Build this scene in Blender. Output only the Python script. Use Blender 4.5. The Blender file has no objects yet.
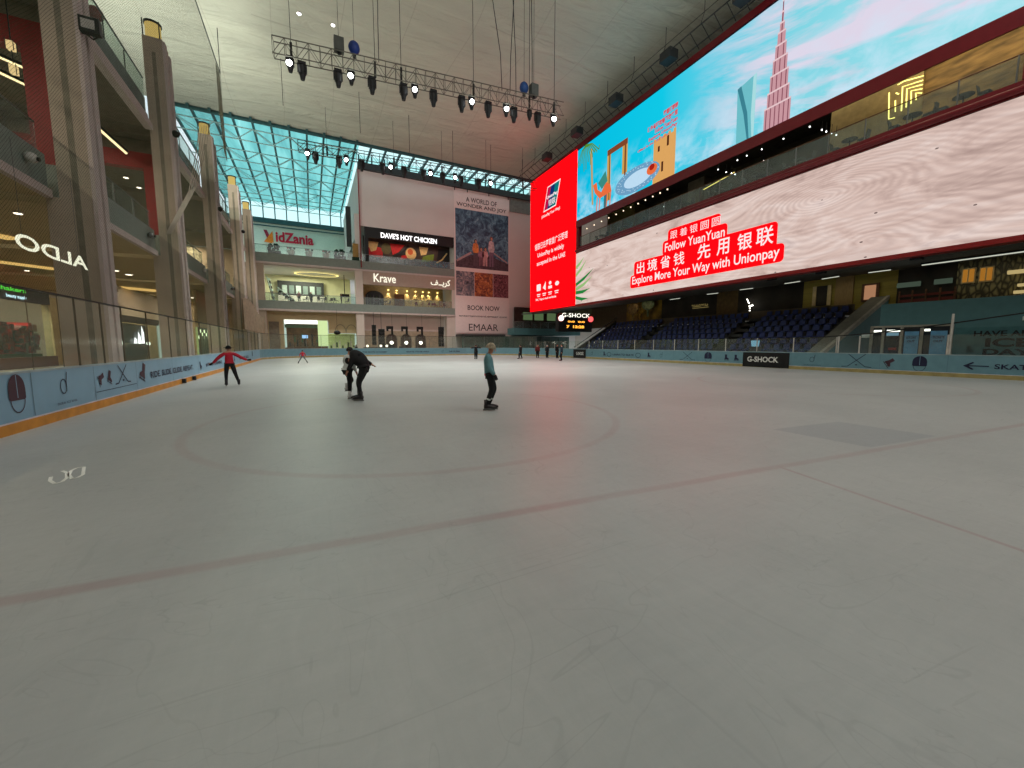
import bpy, bmesh, math, random
from mathutils import Vector, Matrix
random.seed(7)
PI = math.pi
SC = bpy.context.scene
COL = SC.collection
R = math.radians

# ------------------------------------------------------------------ camera
CAM_H, FPX = 1.65, 392.0
YAW, PITCH = R(26.914), R(5.754)
cd = bpy.data.cameras.new('camera'); cam = bpy.data.objects.new('camera', cd); COL.objects.link(cam)
cam.location = (0, 0, CAM_H); cam.rotation_euler = (R(90) - PITCH, 0, -YAW)
cd.sensor_width = 36; cd.lens = 36 * FPX / 1024; cd.clip_end = 400; cd.clip_start = .05
SC.camera = cam

def ray(px, py):
    x = (px - 512) / FPX; y = -(py - 384) / FPX
    h = math.cos(PITCH) + y * math.sin(PITCH); v = -math.sin(PITCH) + y * math.cos(PITCH)
    return (h * math.sin(YAW) + x * math.cos(YAW), h * math.cos(YAW) - x * math.sin(YAW), v)
def at_z(px, py, z=0):
    d = ray(px, py); t = (z - CAM_H) / d[2]; return (d[0] * t, d[1] * t, z)
def at_x(px, py, X):
    d = ray(px, py); t = X / d[0]; return (X, d[1] * t, CAM_H + d[2] * t)
def at_y(px, py, Y):
    d = ray(px, py); t = Y / d[1]; return (d[0] * t, Y, CAM_H + d[2] * t)

# ------------------------------------------------------------------ materials
def lin(c):
    return tuple((v / 12.92 if v <= .04045 else ((v + .055) / 1.055) ** 2.4) for v in (q / 255 for q in c)) + (1,)
MATS = {}
class NT:
    def __init__(s, m): s.m = m; m.use_nodes = True; s.nt = m.node_tree; s.nt.nodes.clear(); s.out = s.n('OutputMaterial')
    def n(s, t, **k):
        o = s.nt.nodes.new('ShaderNode' + t)
        for a, b in k.items(): setattr(o, a, b)
        return o
    def l(s, a, b): s.nt.links.new(a, b)
    def put(s, sock, v):
        if isinstance(v, bpy.types.NodeSocket): s.l(v, sock)
        else: sock.default_value = v
    def m_(s, op, a, b=0.0, c=0.0):
        o = s.n('Math', operation=op); s.put(o.inputs[0], a); s.put(o.inputs[1], b)
        if len(o.inputs) > 2: s.put(o.inputs[2], c)
        return o.outputs[0]
    def mix(s, f, a, b):
        o = s.n('Mix', data_type='RGBA'); s.put(o.inputs[0], f); s.put(o.inputs[6], a); s.put(o.inputs[7], b); return o.outputs[2]
    def noise(s, vec, scale, detail=3, dist=0, rough=.5):
        o = s.n('TexNoise'); s.put(o.inputs['Vector'], vec); o.inputs['Scale'].default_value = scale
        o.inputs['Detail'].default_value = detail; o.inputs['Distortion'].default_value = dist; o.inputs['Roughness'].default_value = rough
        return o.outputs[0]
    def ramp(s, f, stops):
        o = s.n('ValToRGB'); s.put(o.inputs[0], f); e = o.color_ramp.elements
        while len(e) < len(stops): e.new(.5)
        for i, (p, c) in enumerate(stops): e[i].position = p; e[i].color = c
        return o.outputs[0]
    def xyz(s, scale=(1, 1, 1), loc=(0, 0, 0)):
        g = s.n('NewGeometry'); mp = s.n('Mapping'); s.l(g.outputs['Position'], mp.inputs[0])
        mp.inputs['Scale'].default_value = scale; mp.inputs['Location'].default_value = loc; return mp.outputs[0]
    def sep(s, vec=None):
        o = s.n('SeparateXYZ'); s.l(vec or s.xyz(), o.inputs[0]); return o.outputs
def mat(name, col, rough=.6, metal=0, noise=.1, scale=3.0, spec=.4, stretch=(1, 1, 1), bump=0):
    if name in MATS: return MATS[name]
    m = bpy.data.materials.new(name); t = NT(m); p = t.n('BsdfPrincipled')
    c = lin(col)
    n = t.noise(t.xyz(stretch), scale, 4)
    a = tuple(min(1, q * (1 - noise * 1.6)) for q in c[:3]) + (1,); b = tuple(min(1, q * (1 + noise * 1.6)) for q in c[:3]) + (1,)
    t.l(t.ramp(n, [(.3, a), (.7, b)]), p.inputs['Base Color'])
    p.inputs['Roughness'].default_value = rough; p.inputs['Metallic'].default_value = metal
    p.inputs['Specular IOR Level'].default_value = spec
    if bump:
        bn = t.n('Bump'); bn.inputs['Strength'].default_value = bump; bn.inputs['Distance'].default_value = .02
        t.l(n, bn.inputs['Height']); t.l(bn.outputs[0], p.inputs['Normal'])
    t.l(p.outputs[0], t.out.inputs[0]); MATS[name] = m; return m
def emi(name, col, st=1.0):
    if name in MATS: return MATS[name]
    m = bpy.data.materials.new(name); t = NT(m); e = t.n('Emission')
    c = lin(col); n = t.noise(t.xyz(), 4)
    t.l(t.ramp(n, [(.2, tuple(q * .95 for q in c[:3]) + (1,)), (.8, c)]), e.inputs[0]); e.inputs[1].default_value = st
    t.l(e.outputs[0], t.out.inputs[0]); MATS[name] = m; return m
def glass(name, tint=(.93, .96, .95), gloss=.07, haze=.03, hcol=(.6, .65, .62), rough=.03):
    m = bpy.data.materials.new(name); t = NT(m)
    tr = t.n('BsdfTransparent'); tr.inputs[0].default_value = tint + (1,)
    g = t.n('BsdfGlossy'); g.inputs[1].default_value = rough; g.inputs[0].default_value = (1, 1, 1, 1)
    d = t.n('BsdfDiffuse'); d.inputs[0].default_value = hcol + (1,)
    m1 = t.n('MixShader'); t.put(m1.inputs[0], t.m_('MULTIPLY', t.noise(t.xyz(), .4, 1), haze * 2)); t.l(tr.outputs[0], m1.inputs[1]); t.l(d.outputs[0], m1.inputs[2])
    m2 = t.n('MixShader'); m2.inputs[0].default_value = gloss; t.l(m1.outputs[0], m2.inputs[1]); t.l(g.outputs[0], m2.inputs[2])
    t.l(m2.outputs[0], t.out.inputs[0]); MATS[name] = m; return m
def net_mat(name, ax, pitch, dia, col, haze=.0):
    m = bpy.data.materials.new(name); t = NT(m); s = t.sep()
    u = t.m_('ADD', s[ax], s[2]); v = t.m_('SUBTRACT', s[ax], s[2])
    f = [t.m_('LESS_THAN', t.m_('FRACT', t.m_('DIVIDE', q, pitch)), dia / pitch) for q in (u, v)]
    fac = t.m_('MAXIMUM', f[0], f[1])
    if haze: fac = t.m_('MAXIMUM', fac, haze)
    tr = t.n('BsdfTransparent'); d = t.n('BsdfDiffuse'); d.inputs[0].default_value = lin(col)
    mx = t.n('MixShader'); t.put(mx.inputs[0], fac); t.l(tr.outputs[0], mx.inputs[1]); t.l(d.outputs[0], mx.inputs[2])
    t.l(mx.outputs[0], t.out.inputs[0]); MATS[name] = m; return m

# ------------------------------------------------------------------ mesh builder
GLY = {}
def glyphs(s, bold):
    k = (s, bold)
    if k not in GLY:
        c = bpy.data.curves.new('t', 'FONT'); c.body = s; c.size = 1; c.resolution_u = 3; c.offset = bold
        o = bpy.data.objects.new('t', c); COL.objects.link(o); bpy.context.view_layer.update()
        dg = bpy.context.evaluated_depsgraph_get(); e = o.evaluated_get(dg); m = e.to_mesh()
        vs = [(v.co.x, v.co.y) for v in m.vertices]; fs = [tuple(p.vertices) for p in m.polygons]
        e.to_mesh_clear(); bpy.data.objects.remove(o); bpy.data.curves.remove(c)
        x0 = min(v[0] for v in vs); x1 = max(v[0] for v in vs); y0 = min(v[1] for v in vs); y1 = max(v[1] for v in vs)
        GLY[k] = ([((v[0] - x0) / (x1 - x0), (v[1] - y0) / (y1 - y0)) for v in vs], fs)
    return GLY[k]
ORG = {}
class MB:
    def __init__(s): s.v = []; s.f = []; s.mi = []; s.ms = []; s.sm = []
    def add(s, vs, fs, m, smooth=False):
        b = len(s.v); s.v += [tuple(v) for v in vs]
        if m not in s.ms: s.ms.append(m)
        i = s.ms.index(m)
        for f in fs: s.f.append(tuple(b + q for q in f)); s.mi.append(i); s.sm.append(smooth)
        return s
    def box(s, x0, x1, y0, y1, z0, z1, m):
        x0, x1 = min(x0, x1), max(x0, x1); y0, y1 = min(y0, y1), max(y0, y1); z0, z1 = min(z0, z1), max(z0, z1)
        vs = [(x, y, z) for z in (z0, z1) for x, y in ((x0, y0), (x1, y0), (x1, y1), (x0, y1))]
        return s.add(vs, [(3, 2, 1, 0), (4, 5, 6, 7), (0, 1, 5, 4), (1, 2, 6, 5), (2, 3, 7, 6), (3, 0, 4, 7)], m)
    def hexa(s, lo, hi, m):   # lo, hi: four points each (two facing quads)
        return s.add(list(lo) + list(hi), [(3, 2, 1, 0), (4, 5, 6, 7), (0, 1, 5, 4), (1, 2, 6, 5), (2, 3, 7, 6), (3, 0, 4, 7)], m)
    def cyl(s, p0, p1, r, m, n=8, r2=None, smooth=True):
        p0 = Vector(p0); p1 = Vector(p1); d = (p1 - p0).normalized(); r2 = r if r2 is None else r2
        a = d.orthogonal().normalized(); b = d.cross(a); vs = []
        for p, q in ((p0, r), (p1, r2)):
            for k in range(n): t = 2 * PI * k / n; vs.append(p + (a * math.cos(t) + b * math.sin(t)) * q)
        fs = [(k, (k + 1) % n, n + (k + 1) % n, n + k) for k in range(n)]
        s.add(vs, fs, m, smooth); return s.add(vs, [tuple(range(n))[::-1], tuple(range(n, 2 * n))], m)
    def tube(s, pts, r, m, n=6):
        pts = [Vector(p) for p in pts]; vs = []; rr = r if isinstance(r, (list, tuple)) else [r] * len(pts); a = None
        for i, p in enumerate(pts):
            d = (pts[min(i + 1, len(pts) - 1)] - pts[max(i - 1, 0)]).normalized()
            a = d.orthogonal().normalized() if a is None else (a - d * a.dot(d)).normalized()
            b = d.cross(a)
            for k in range(n): t = 2 * PI * k / n; vs.append(p + (a * math.cos(t) + b * math.sin(t)) * rr[i])
        fs = [(i * n + k, i * n + (k + 1) % n, (i + 1) * n + (k + 1) % n, (i + 1) * n + k) for i in range(len(pts) - 1) for k in range(n)]
        fs += [tuple(range(n))[::-1], tuple(range((len(pts) - 1) * n, len(pts) * n))]
        return s.add(vs, fs, m, True)
    def ball(s, c, r, m, n=12, h=8, lo=-1.0, hi=1.0):
        rx, ry, rz = r if isinstance(r, (list, tuple)) else (r, r, r); vs = []
        a0 = math.asin(lo); a1 = math.asin(hi)
        for j in range(h + 1):
            a = a0 + (a1 - a0) * j / h
            for k in range(n): t = 2 * PI * k / n; vs.append((c[0] + rx * math.cos(a) * math.cos(t), c[1] + ry * math.cos(a) * math.sin(t), c[2] + rz * math.sin(a)))
        fs = [(j * n + k, j * n + (k + 1) % n, (j + 1) * n + (k + 1) % n, (j + 1) * n + k) for j in range(h) for k in range(n)]
        return s.add(vs, fs, m, True)
    def poly(s, pts, m): return s.add(pts, [tuple(range(len(pts)))], m)
    def art(s, mp, pts, m, d=.01): return s.poly([mp(a, b, d) for a, b in pts], m)
    def rect(s, mp, a0, b0, a1, b1, m, d=.01): return s.art(mp, [(a0, b0), (a1, b0), (a1, b1), (a0, b1)], m, d)
    def disc(s, mp, a, b, ra, rb, m, d=.01, n=24): return s.art(mp, [(a + ra * math.cos(2 * PI * k / n), b + rb * math.sin(2 * PI * k / n)) for k in range(n)], m, d)
    def ring(s, mp, a, b, ra, rb, w, m, d=.01, n=32, t0=0, t1=2 * PI):
        vs = []
        for k in range(n + 1):
            t = t0 + (t1 - t0) * k / n
            for q in (0, w): vs.append(mp(a + (ra - q) * math.cos(t), b + (rb - q) * math.sin(t), d))
        return s.add(vs, [(2 * k, 2 * k + 1, 2 * k + 3, 2 * k + 2) for k in range(n)], m)
    def stroke(s, mp, pts, w, m, d=.01):
        for (a0, b0), (a1, b1) in zip(pts, pts[1:]):
            L = math.hypot(a1 - a0, b1 - b0) or 1; na, nb = -(b1 - b0) / L * w / 2, (a1 - a0) / L * w / 2
            s.art(mp, [(a0 + na, b0 + nb), (a1 + na, b1 + nb), (a1 - na, b1 - nb), (a0 - na, b0 - nb)], m, d)
        return s
    def rrect(s, mp, a0, b0, a1, b1, r, m, d=.01):
        a0, a1 = min(a0, a1), max(a0, a1); b0, b1 = min(b0, b1), max(b0, b1); p = []
        for cx, cy, t in ((a1 - r, b1 - r, 0), (a0 + r, b1 - r, 1), (a0 + r, b0 + r, 2), (a1 - r, b0 + r, 3)):
            for k in range(5): q = (t + k / 4) * PI / 2; p.append((cx + r * math.cos(q), cy + r * math.sin(q)))
        return s.art(mp, p, m, d)
    def text(s, txt, mp, a0, b0, a1, b1, m, bold=.0, d=.02, skew=0):
        vs, fs = glyphs(txt, bold)
        return s.add([mp(a0 + (a1 - a0) * x + skew * y, b0 + (b1 - b0) * y, d) for x, y in vs], fs, m)
    def build(s, name, parent=None, loc=None, smooth=None):
        org = Vector(ORG.get(parent, (0, 0, 0))) if parent else Vector(loc or (0, 0, 0))
        me = bpy.data.meshes.new(name); me.from_pydata([tuple(Vector(v) - org) for v in s.v], [], s.f)
        for m in s.ms: me.materials.append(m)
        me.polygons.foreach_set('material_index', s.mi); me.polygons.foreach_set('use_smooth', s.sm); me.update()
        o = bpy.data.objects.new(name, me); COL.objects.link(o)
        if parent: o.parent = parent; ORG[o] = tuple(org)
        else: o.location = org; ORG[o] = tuple(org)
        return o
def tag(o, label=None, cat=None, group=None, kind=None):
    if label: o['label'] = label
    if cat: o['category'] = cat
    if group: o['group'] = group
    if kind: o['kind'] = kind
    return o
def thing(name, label, cat, loc=(0, 0, 0), group=None):
    o = bpy.data.objects.new(name, None); COL.objects.link(o); o.location = loc; ORG[o] = tuple(loc); o.empty_display_size = .2
    return tag(o, label, cat, group)
def struct(mb, name): return tag(mb.build(name), kind='structure')
KIDS = {}
def copy_tree(o, parent=None):
    c = o.copy(); COL.objects.link(c); c.parent = parent
    for ch in [q for q in list(COL.objects) if q.parent == o]: copy_tree(ch, c)
    return c
def dup(o, loc, rz=0, label=None, group=None, sc=None):
    c = copy_tree(o); c.location = loc; c.rotation_euler = (0, 0, rz)
    if label: c['label'] = label
    if group: c['group'] = group
    if sc: c.scale = (sc, sc, sc)
    return c

# ------------------------------------------------------------------ common materials
stone = mat('stone', (176, 160, 142), .75, scale=1.2, noise=.05)
stone_dk = mat('stone_groove', (130, 122, 106), .8)
trimw = mat('pale_trim', (198, 182, 176), .55, noise=.04)
plaster = mat('plaster', (205, 192, 182), .8, noise=.03, scale=.8)
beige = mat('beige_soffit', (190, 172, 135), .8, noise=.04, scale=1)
fascia = mat('grey_fascia', (128, 138, 130), .55, noise=.05)
steel = mat('steel', (120, 120, 118), .4, .7, noise=.06)
dark = mat('dark_metal', (26, 28, 30), .5, .2)
black = mat('black', (12, 12, 13), .5)
dkgrey = mat('dark_grey', (48, 50, 50), .6)
redp = mat('deep_red_paint', (140, 22, 22), .5, noise=.06)
crim = mat('crimson_cladding', (112, 26, 34), .32, .1, noise=.05)
wood = mat('brown_wood', (96, 64, 40), .6, noise=.25, scale=2, stretch=(1, 1, 8))
GL = glass('clear_glass')
GLD = glass('balcony_glass', (.82, .88, .86), .05, .05, (.5, .58, .56), .25)
GLR = glass('rink_glass', (.93, .96, .94), .035, .03, (.62, .64, .55), .08)
GLN = glass('teal_glass', (.35, .52, .52), .08, .25, (.12, .28, .28))

# ------------------------------------------------------------------ ice floor
def ice_material():
    m = bpy.data.materials.new('ice'); t = NT(m); p = t.n('BsdfPrincipled'); x, y, z = t.sep()
    n1 = t.noise(t.xyz((.25, .25, 1)), 1.0, 4, .5); n2 = t.noise(t.xyz((1, 5, 1)), 1.5, 6, 1.2, .7); n3 = t.noise(t.xyz((6, 1.3, 1), (3, 7, 0)), 1.3, 6, 1.5, .7)
    c = t.ramp(t.m_('ADD', t.m_('MULTIPLY', n1, .6), t.m_('MULTIPLY', t.m_('ADD', n2, n3), .2)), [(.3, lin((160, 164, 162))), (.72, lin((188, 190, 187)))])
    w = t.m_('ADD', y, t.m_('MULTIPLY', x, .085))
    def band(d, h, s): # soft band: 1 at |d|<h
        o = t.n('MapRange', interpolation_type='SMOOTHSTEP'); t.put(o.inputs[0], t.m_('ABSOLUTE', d)); o.inputs[1].default_value = h; o.inputs[2].default_value = h + s
        o.inputs[3].default_value = 1; o.inputs[4].default_value = 0; return o.outputs[0]
    def circ(cx, cy, r, h, s):
        q = t.m_('SQRT', t.m_('ADD', t.m_('POWER', t.m_('SUBTRACT', x, cx), 2.0), t.m_('POWER', t.m_('SUBTRACT', y, cy), 2.0)))
        return band(t.m_('SUBTRACT', q, r), h, s), band(q, r, .03)
    wob = t.m_('MULTIPLY', t.m_('SUBTRACT', t.noise(t.xyz(), .8, 2), .5), .06)
    l1 = t.m_('MULTIPLY', band(t.m_('ADD', t.m_('SUBTRACT', w, 3.45), wob), .03, .07), .36)
    d2 = t.m_('SUBTRACT', t.m_('SUBTRACT', x, 5.57), t.m_('MULTIPLY', t.m_('SUBTRACT', y, 2.97), .255))
    l2 = t.m_('MULTIPLY', t.m_('MULTIPLY', band(d2, .012, .035), t.m_('LESS_THAN', y, 3.0)), .5)
    c1, _ = circ(2.3, 9.2, 4.45, .03, .09); c2, _ = circ(19.5, 9.2, 4.6, .03, .09)
    l3 = t.m_('MULTIPLY', band(t.m_('SUBTRACT', y, 24.0), .12, .1), .25)
    fade = t.m_('ADD', t.m_('MULTIPLY', t.noise(t.xyz(), .7, 3), 1.2), .1)
    red = t.m_('MULTIPLY', t.m_('MAXIMUM', t.m_('MAXIMUM', l1, l2), t.m_('MAXIMUM', t.m_('MULTIPLY', t.m_('MAXIMUM', c1, c2), .26), l3)), fade)
    c = t.mix(red, c, lin((150, 88, 92)))
    px = t.m_('SUBTRACT', x, 8.98); pw = t.m_('SUBTRACT', w, 4.33)
    pat = t.m_('MULTIPLY', t.m_('MULTIPLY', band(t.m_('ADD', px, wob), 1.0, .06), band(t.m_('ADD', pw, wob), .72, .06)), .5)
    c = t.mix(pat, c, lin((134, 142, 148)))
    sc = t.noise(t.xyz((1, 1, 1)), 9, 8, 2.5, .8)
    for sc_, lo_, st_ in (((.22, 1.0, 1), (0, 0, 0), .16), ((.9, .28, 1), (5, 3, 0), .13), ((.6, .6, 1), (9, 1, 0), .12)):
        ln = band(t.m_('SUBTRACT', t.noise(t.xyz(sc_, lo_), 1.1, 3, 1.6, .55), .5), .0008, .0035)
        c = t.mix(t.m_('MULTIPLY', t.m_('MULTIPLY', ln, st_ * 2.0), t.noise(t.xyz(sc_, lo_), .6, 2)), c, lin((120, 122, 122)))
    mott = t.noise(t.xyz((.5, .5, 1), (2, 8, 0)), 1.6, 7, .4, .72)
    c = t.mix(t.m_('MULTIPLY', t.m_('SUBTRACT', mott, .3), .35), c, lin((138, 144, 142)))
    t.l(c, p.inputs['Base Color']); t.l(t.ramp(sc, [(.3, (.33,) * 3 + (1,)), (.7, (.46,) * 3 + (1,))]), p.inputs['Roughness'])
    p.inputs['Specular IOR Level'].default_value = .45
    b = t.n('Bump'); b.inputs['Strength'].default_value = .12; b.inputs['Distance'].default_value = .01; t.l(sc, b.inputs['Height']); t.l(b.outputs[0], p.inputs['Normal'])
    t.l(p.outputs[0], t.out.inputs[0]); return m
ICE = ice_material()
RX0, RX1, RY1, RR = -5.0, 29.0, 58.0, 8.5
def arc(cx, cy, r, a0, a1, n=10): return [(cx + r * math.cos(a0 + (a1 - a0) * k / n), cy + r * math.sin(a0 + (a1 - a0) * k / n)) for k in range(n + 1)]
outline = [(RX0, -9)] + arc(RX0 + RR, RY1 - RR, RR, PI, PI / 2) + arc(RX1 - RR, RY1 - RR, RR, PI / 2, 0) + [(RX1, -9)]
f = MB(); f.poly([(x, y, 0) for x, y in outline[::-1]], ICE)
struct(f, 'floor')
conc = mat('concourse_tile', (150, 138, 118), .35, noise=.06, scale=.6)
f = MB(); f.box(-24, 44, -9, 70, -.3, -.02, conc); struct(f, 'floor_concourse')

# painted letters frozen in the ice
icew = mat('ice_white_paint', (245, 246, 232), .5)
o = MB(); FL = lambda a, b, d=0: (a, b, .004)
def dcarc(pts): 
    P = [at_z(*q) for q in pts]; o.stroke(FL, [(p[0], p[1]) for p in P], .035, icew)
dcarc([(51, 477), (50, 481), (55, 484), (62, 482), (67, 478), (67, 473), (62, 471)])
dcarc([(84, 467), (77, 468), (71, 471), (69, 475), (72, 479), (77, 478), (83, 475), (84, 467)])
tag(o.build('painted_letter_marking', loc=at_z(66, 476)), 'two small white letters marked on the ice near the boards', 'floor marking')

# ------------------------------------------------------------------ rink boards
blue = mat('board_blue', (128, 168, 190), .4, noise=.04, scale=1.5)
kickL = mat('kick_orange', (205, 140, 50), .5, noise=.1)
kickR = mat('kick_olive', (166, 150, 96), .5, noise=.1)
navy = mat('navy_print', (28, 30, 62), .6)
maroon = mat('maroon_print', (70, 44, 56), .6)
capm = mat('white_cap', (205, 200, 205), .5)
def sweep(path, prof, m, mb):
    n = len(path); vs = []
    for i, (x, y) in enumerate(path):
        a = Vector(path[min(i + 1, n - 1)]) - Vector(path[max(i - 1, 0)]); a.normalize(); nx, ny = -a.y, a.x   # outward (left of travel)
        for d, z in prof: vs.append((x + nx * d, y + ny * d, z))
    k = len(prof)
    mb.add(vs, [(i * k + j, i * k + (j + 1) % k, (i + 1) * k + (j + 1) % k, (i + 1) * k + j) for i in range(n - 1) for j in range(k)] + [tuple(range(k))[::-1], tuple(range((n - 1) * k, n * k))], m)
def boards(label, path, kick, loc, blue=blue):
    t = thing('rink_barrier', label, 'rink barrier', loc)
    b = MB(); sweep(path, [(0, .2), (.12, .2), (.12, 1.1), (0, 1.1)], blue, b); b.build('board_panel', t)
    b = MB(); sweep(path, [(-.02, 0), (.14, 0), (.14, .2), (-.02, .2)], kick, b); b.build('kickplate', t)
    b = MB(); sweep(path, [(-.02, .2), (-.005, .2), (-.005, .225), (-.02, .225)], capm, b); b.build('white_strip', t)
    b = MB(); sweep(path, [(-.01, 1.1), (.13, 1.1), (.13, 1.14), (-.01, 1.14)], mat('board_cap', (150, 168, 172), .4), b); b.build('top_cap', t)
    return t
pathL = [(RX0, 3)] + [(RX0, y) for y in (10, 20, 30, 40)] + [(RX0, RY1 - RR)]
pathC = arc(RX0 + RR, RY1 - RR, RR, PI, PI / 2, 14) + arc(RX1 - RR, RY1 - RR, RR, PI / 2, 0, 14)
pathR = [(RX1, RY1 - RR), (RX1, 40), (RX1, 30), (RX1, 20), (RX1, 10), (RX1, -2)]
BL = boards('pale blue rink barrier with orange kickplate and skate prints, beside the pillars', pathL, kickL, (RX0, 3, 0))
BC = boards('curved pale blue rink barrier across the far end of the ice', pathC, kickR, (12, RY1, 0), mat('board_teal', (106, 146, 158), .4, noise=.04))
BR = boards('pale blue rink barrier with olive kickplate, in front of the blue seats', pathR, kickR, (RX1, 20, 0), MATS['board_teal'])
LM = lambda a, b, d=0: (RX0 + d + .001, a, b)
RM = lambda a, b, d=0: (RX1 - d - .001, a, b)
FM = lambda a, b, d=0: (a, RY1 - d - .001, b)
def helmet(mb, mp, a, b, w, h, m, s=1):
    pts = [(a + w / 2 * math.cos(t) * (1 if abs(math.cos(t)) < .9 else .97), b + h * .10 + h * .42 * math.sin(t)) for t in [PI * k / 12 for k in range(13)]]
    pts += [(a - w * .48, b - h * .12), (a - w * .4, b - h * .16), (a + w * .4, b - h * .16), (a + w * .48, b - h * .12)]
    mb.art(mp, pts, m); mb.ring(mp, a, b - h * .14, w * .42, h * .36, .02, m, n=14, t0=PI, t1=2 * PI)
    mb.rect(mp, a - .008, b - .1 * h, a + .008, b + h * .5, blue, .013)
def dlogo(mb, mp, a, b, h, m, s=1):
    mb.ring(mp, a, b, h * .27, h * .34, .025, m, n=20)
    mb.stroke(mp, [(a + s * h * .22, b - h * .22), (a + s * h * .24, b + h * .2), (a + s * h * .34, b + h * .62)], .03, m)
def skate(mb, mp, a, b, h, m, s=1, ang=0):
    P = [(-.25, .5), (.12, .5), (.12, .05), (.42, -.12), (.45, -.28), (-.3, -.28), (-.22, .1)]
    c, q = math.cos(ang), math.sin(ang); T = lambda P: [(a + s * h * (x * c - y * q), b + h * (x * q + y * c)) for x, y in P]
    mb.art(mp, T(P), m); mb.art(mp, T([(-.35, -.42), (.5, -.42), (.56, -.34), (.5, -.37), (-.35, -.37)]), m)
    mb.art(mp, T([(-.2, -.28), (-.12, -.28), (-.12, -.4), (-.2, -.4)]), m); mb.art(mp, T([(.22, -.28), (.3, -.28), (.3, -.4), (.22, -.4)]), m)
def sticks(mb, mp, a, b, h, w, m):
    for s in (-1, 1): mb.stroke(mp, [(a - s * w * .3, b + h * .5), (a + s * w * .3, b - h * .42), (a + s * w * .52, b - h * .45)], .035, m, .01 + .003 * s)
    mb.disc(mp, a, b - h * .3, .06, .03, m, .015, 10)
wp = mat('white_print', (225, 225, 220), .5); seamm = mat('seam', (96, 126, 142), .6)
def pr(name, par, fn, *a):
    q = MB(); fn(q, *a); return q.build(name, par)
def prt(par, txt, mp, a0, b0, a1, b1, m=navy, bold=.02, d=.012): q = MB(); q.text(txt, mp, a0, b0, a1, b1, m, bold, d); return q.build('lettering', par)
pr('helmet_print', BL, helmet, LM, 10.75, .72, .5, .72, maroon); pr('loop_emblem', BL, dlogo, LM, 12.3, .72, .5, navy)
prt(BL, 'DUBAI ICE RINK', LM, 12.0, .33, 12.8, .38, navy, 0)
pr('skate_print', BL, skate, LM, 14.05, .76, .36, maroon, 1, -1.2); pr('skate_print', BL, skate, LM, 14.55, .76, .36, maroon, 1, -.4)
pr('hockey_stick_print', BL, sticks, LM, 15.4, .78, .55, 1.0, navy); pr('skate_print', BL, skate, LM, 16.95, .74, .62, maroon, -1, .35)
prt(BL, 'RIDE. SLIDE. GLIDE. REPEAT.', LM, 17.6, .5, 23.0, .72)
pr('skate_print', BL, skate, LM, 24.4, .6, .45, navy, 1, .3); prt(BL, '#TIMETOSHINE', LM, 25.5, .48, 29.6, .68)
pr('hockey_stick_print', BL, sticks, LM, 31.5, .65, .55, 1.0, navy); pr('skate_print', BL, skate, LM, 34, .65, .5, navy); prt(BL, 'RIDE. SLIDE. GLIDE.', LM, 36, .5, 41, .72)
pr('helmet_print', BL, helmet, LM, 43.5, .7, .55, .7, navy)
for y in (11.2, 13.7, 16.4, 20, 24, 28, 32, 36, 40, 44): q = MB(); q.rect(LM, y, .24, y + .02, 1.09, seamm, .006); q.build('panel_seam', BL)
q = MB(); q.rect(LM, 13.75, .42, 16.35, .435, navy, .008); q.build('printed_line', BL)
for a0, a1, t0, t1, z0, z1 in ((18.55, 15.3, 18.2, 16.0, .38, .78), (40.2, 37.7, 39.6, 38.1, .38, .75)):
    q = MB(); q.rect(RM, a0, .02, a1, 1.07, black, .03); q.build('advert_panel', BR); prt(BR, 'G-SHOCK', RM, t0, z0, t1, z1, wp, .03, .035)
pr('loop_emblem', BR, dlogo, RM, 13.95, .68, .5, navy, -1); prt(BR, 'DUBAI ICE RINK', RM, 14.4, .3, 13.4, .35, navy, 0)
pr('hockey_stick_print', BR, sticks, RM, 11.6, .68, .8, 1.4, navy); pr('skate_print', BR, skate, RM, 10.1, .65, .5, maroon, -1, -1.0); pr('helmet_print', BR, helmet, RM, 8.85, .62, .6, .8, navy)
q = MB(); q.art(RM, [(7.27, .6), (6.95, .8), (6.9, .75), (7.08, .625), (6.42, .625), (6.42, .575), (7.08, .575), (6.9, .45), (6.95, .4)], navy); q.build('arrow_print', BR)
prt(BR, 'SKATE', RM, 6.25, .48, 5.05, .72)
for a_, k in ((36.6, 'd'), (34.4, 's'), (27.9, 's'), (26.4, 'd'), (19.9, 's'), (19.1, 's')): pr('loop_emblem' if k == 'd' else 'skate_print', BR, dlogo if k == 'd' else skate, RM, a_, .62, .5, navy, -1)
prt(BR, 'LEARN TO SKATE', RM, 33.0, .48, 29.9, .68)
for a_ in (33.6, 29.3): q = MB(); q.ring(RM, a_, .58, .35, .25, .05, navy); q.build('ring_print', BR)
pr('hockey_stick_print', BR, sticks, RM, 23.5, .65, .7, 1.5, navy); pr('helmet_print', BR, helmet, RM, 21.5, .62, .7, .8, navy)
for y in (43, 34, 25, 15.2, 10.5, 7.8, 4): q = MB(); q.rect(RM, y, .24, y + .02, 1.09, seamm, .006); q.build('panel_seam', BR)
prt(BC, 'THE SKATE ACADEMY', FM, 6.2, .5, 9.5, .7); pr('skate_print', BC, skate, FM, 5.4, .6, .5, navy); prt(BC, 'SKATE YOUR WAY', FM, 12.2, .5, 15.6, .7)
pr('loop_emblem', BC, dlogo, FM, 17.6, .6, .45, navy); prt(BC, 'THE ICE RINK', FM, 18.6, .5, 20.4, .7)

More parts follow.
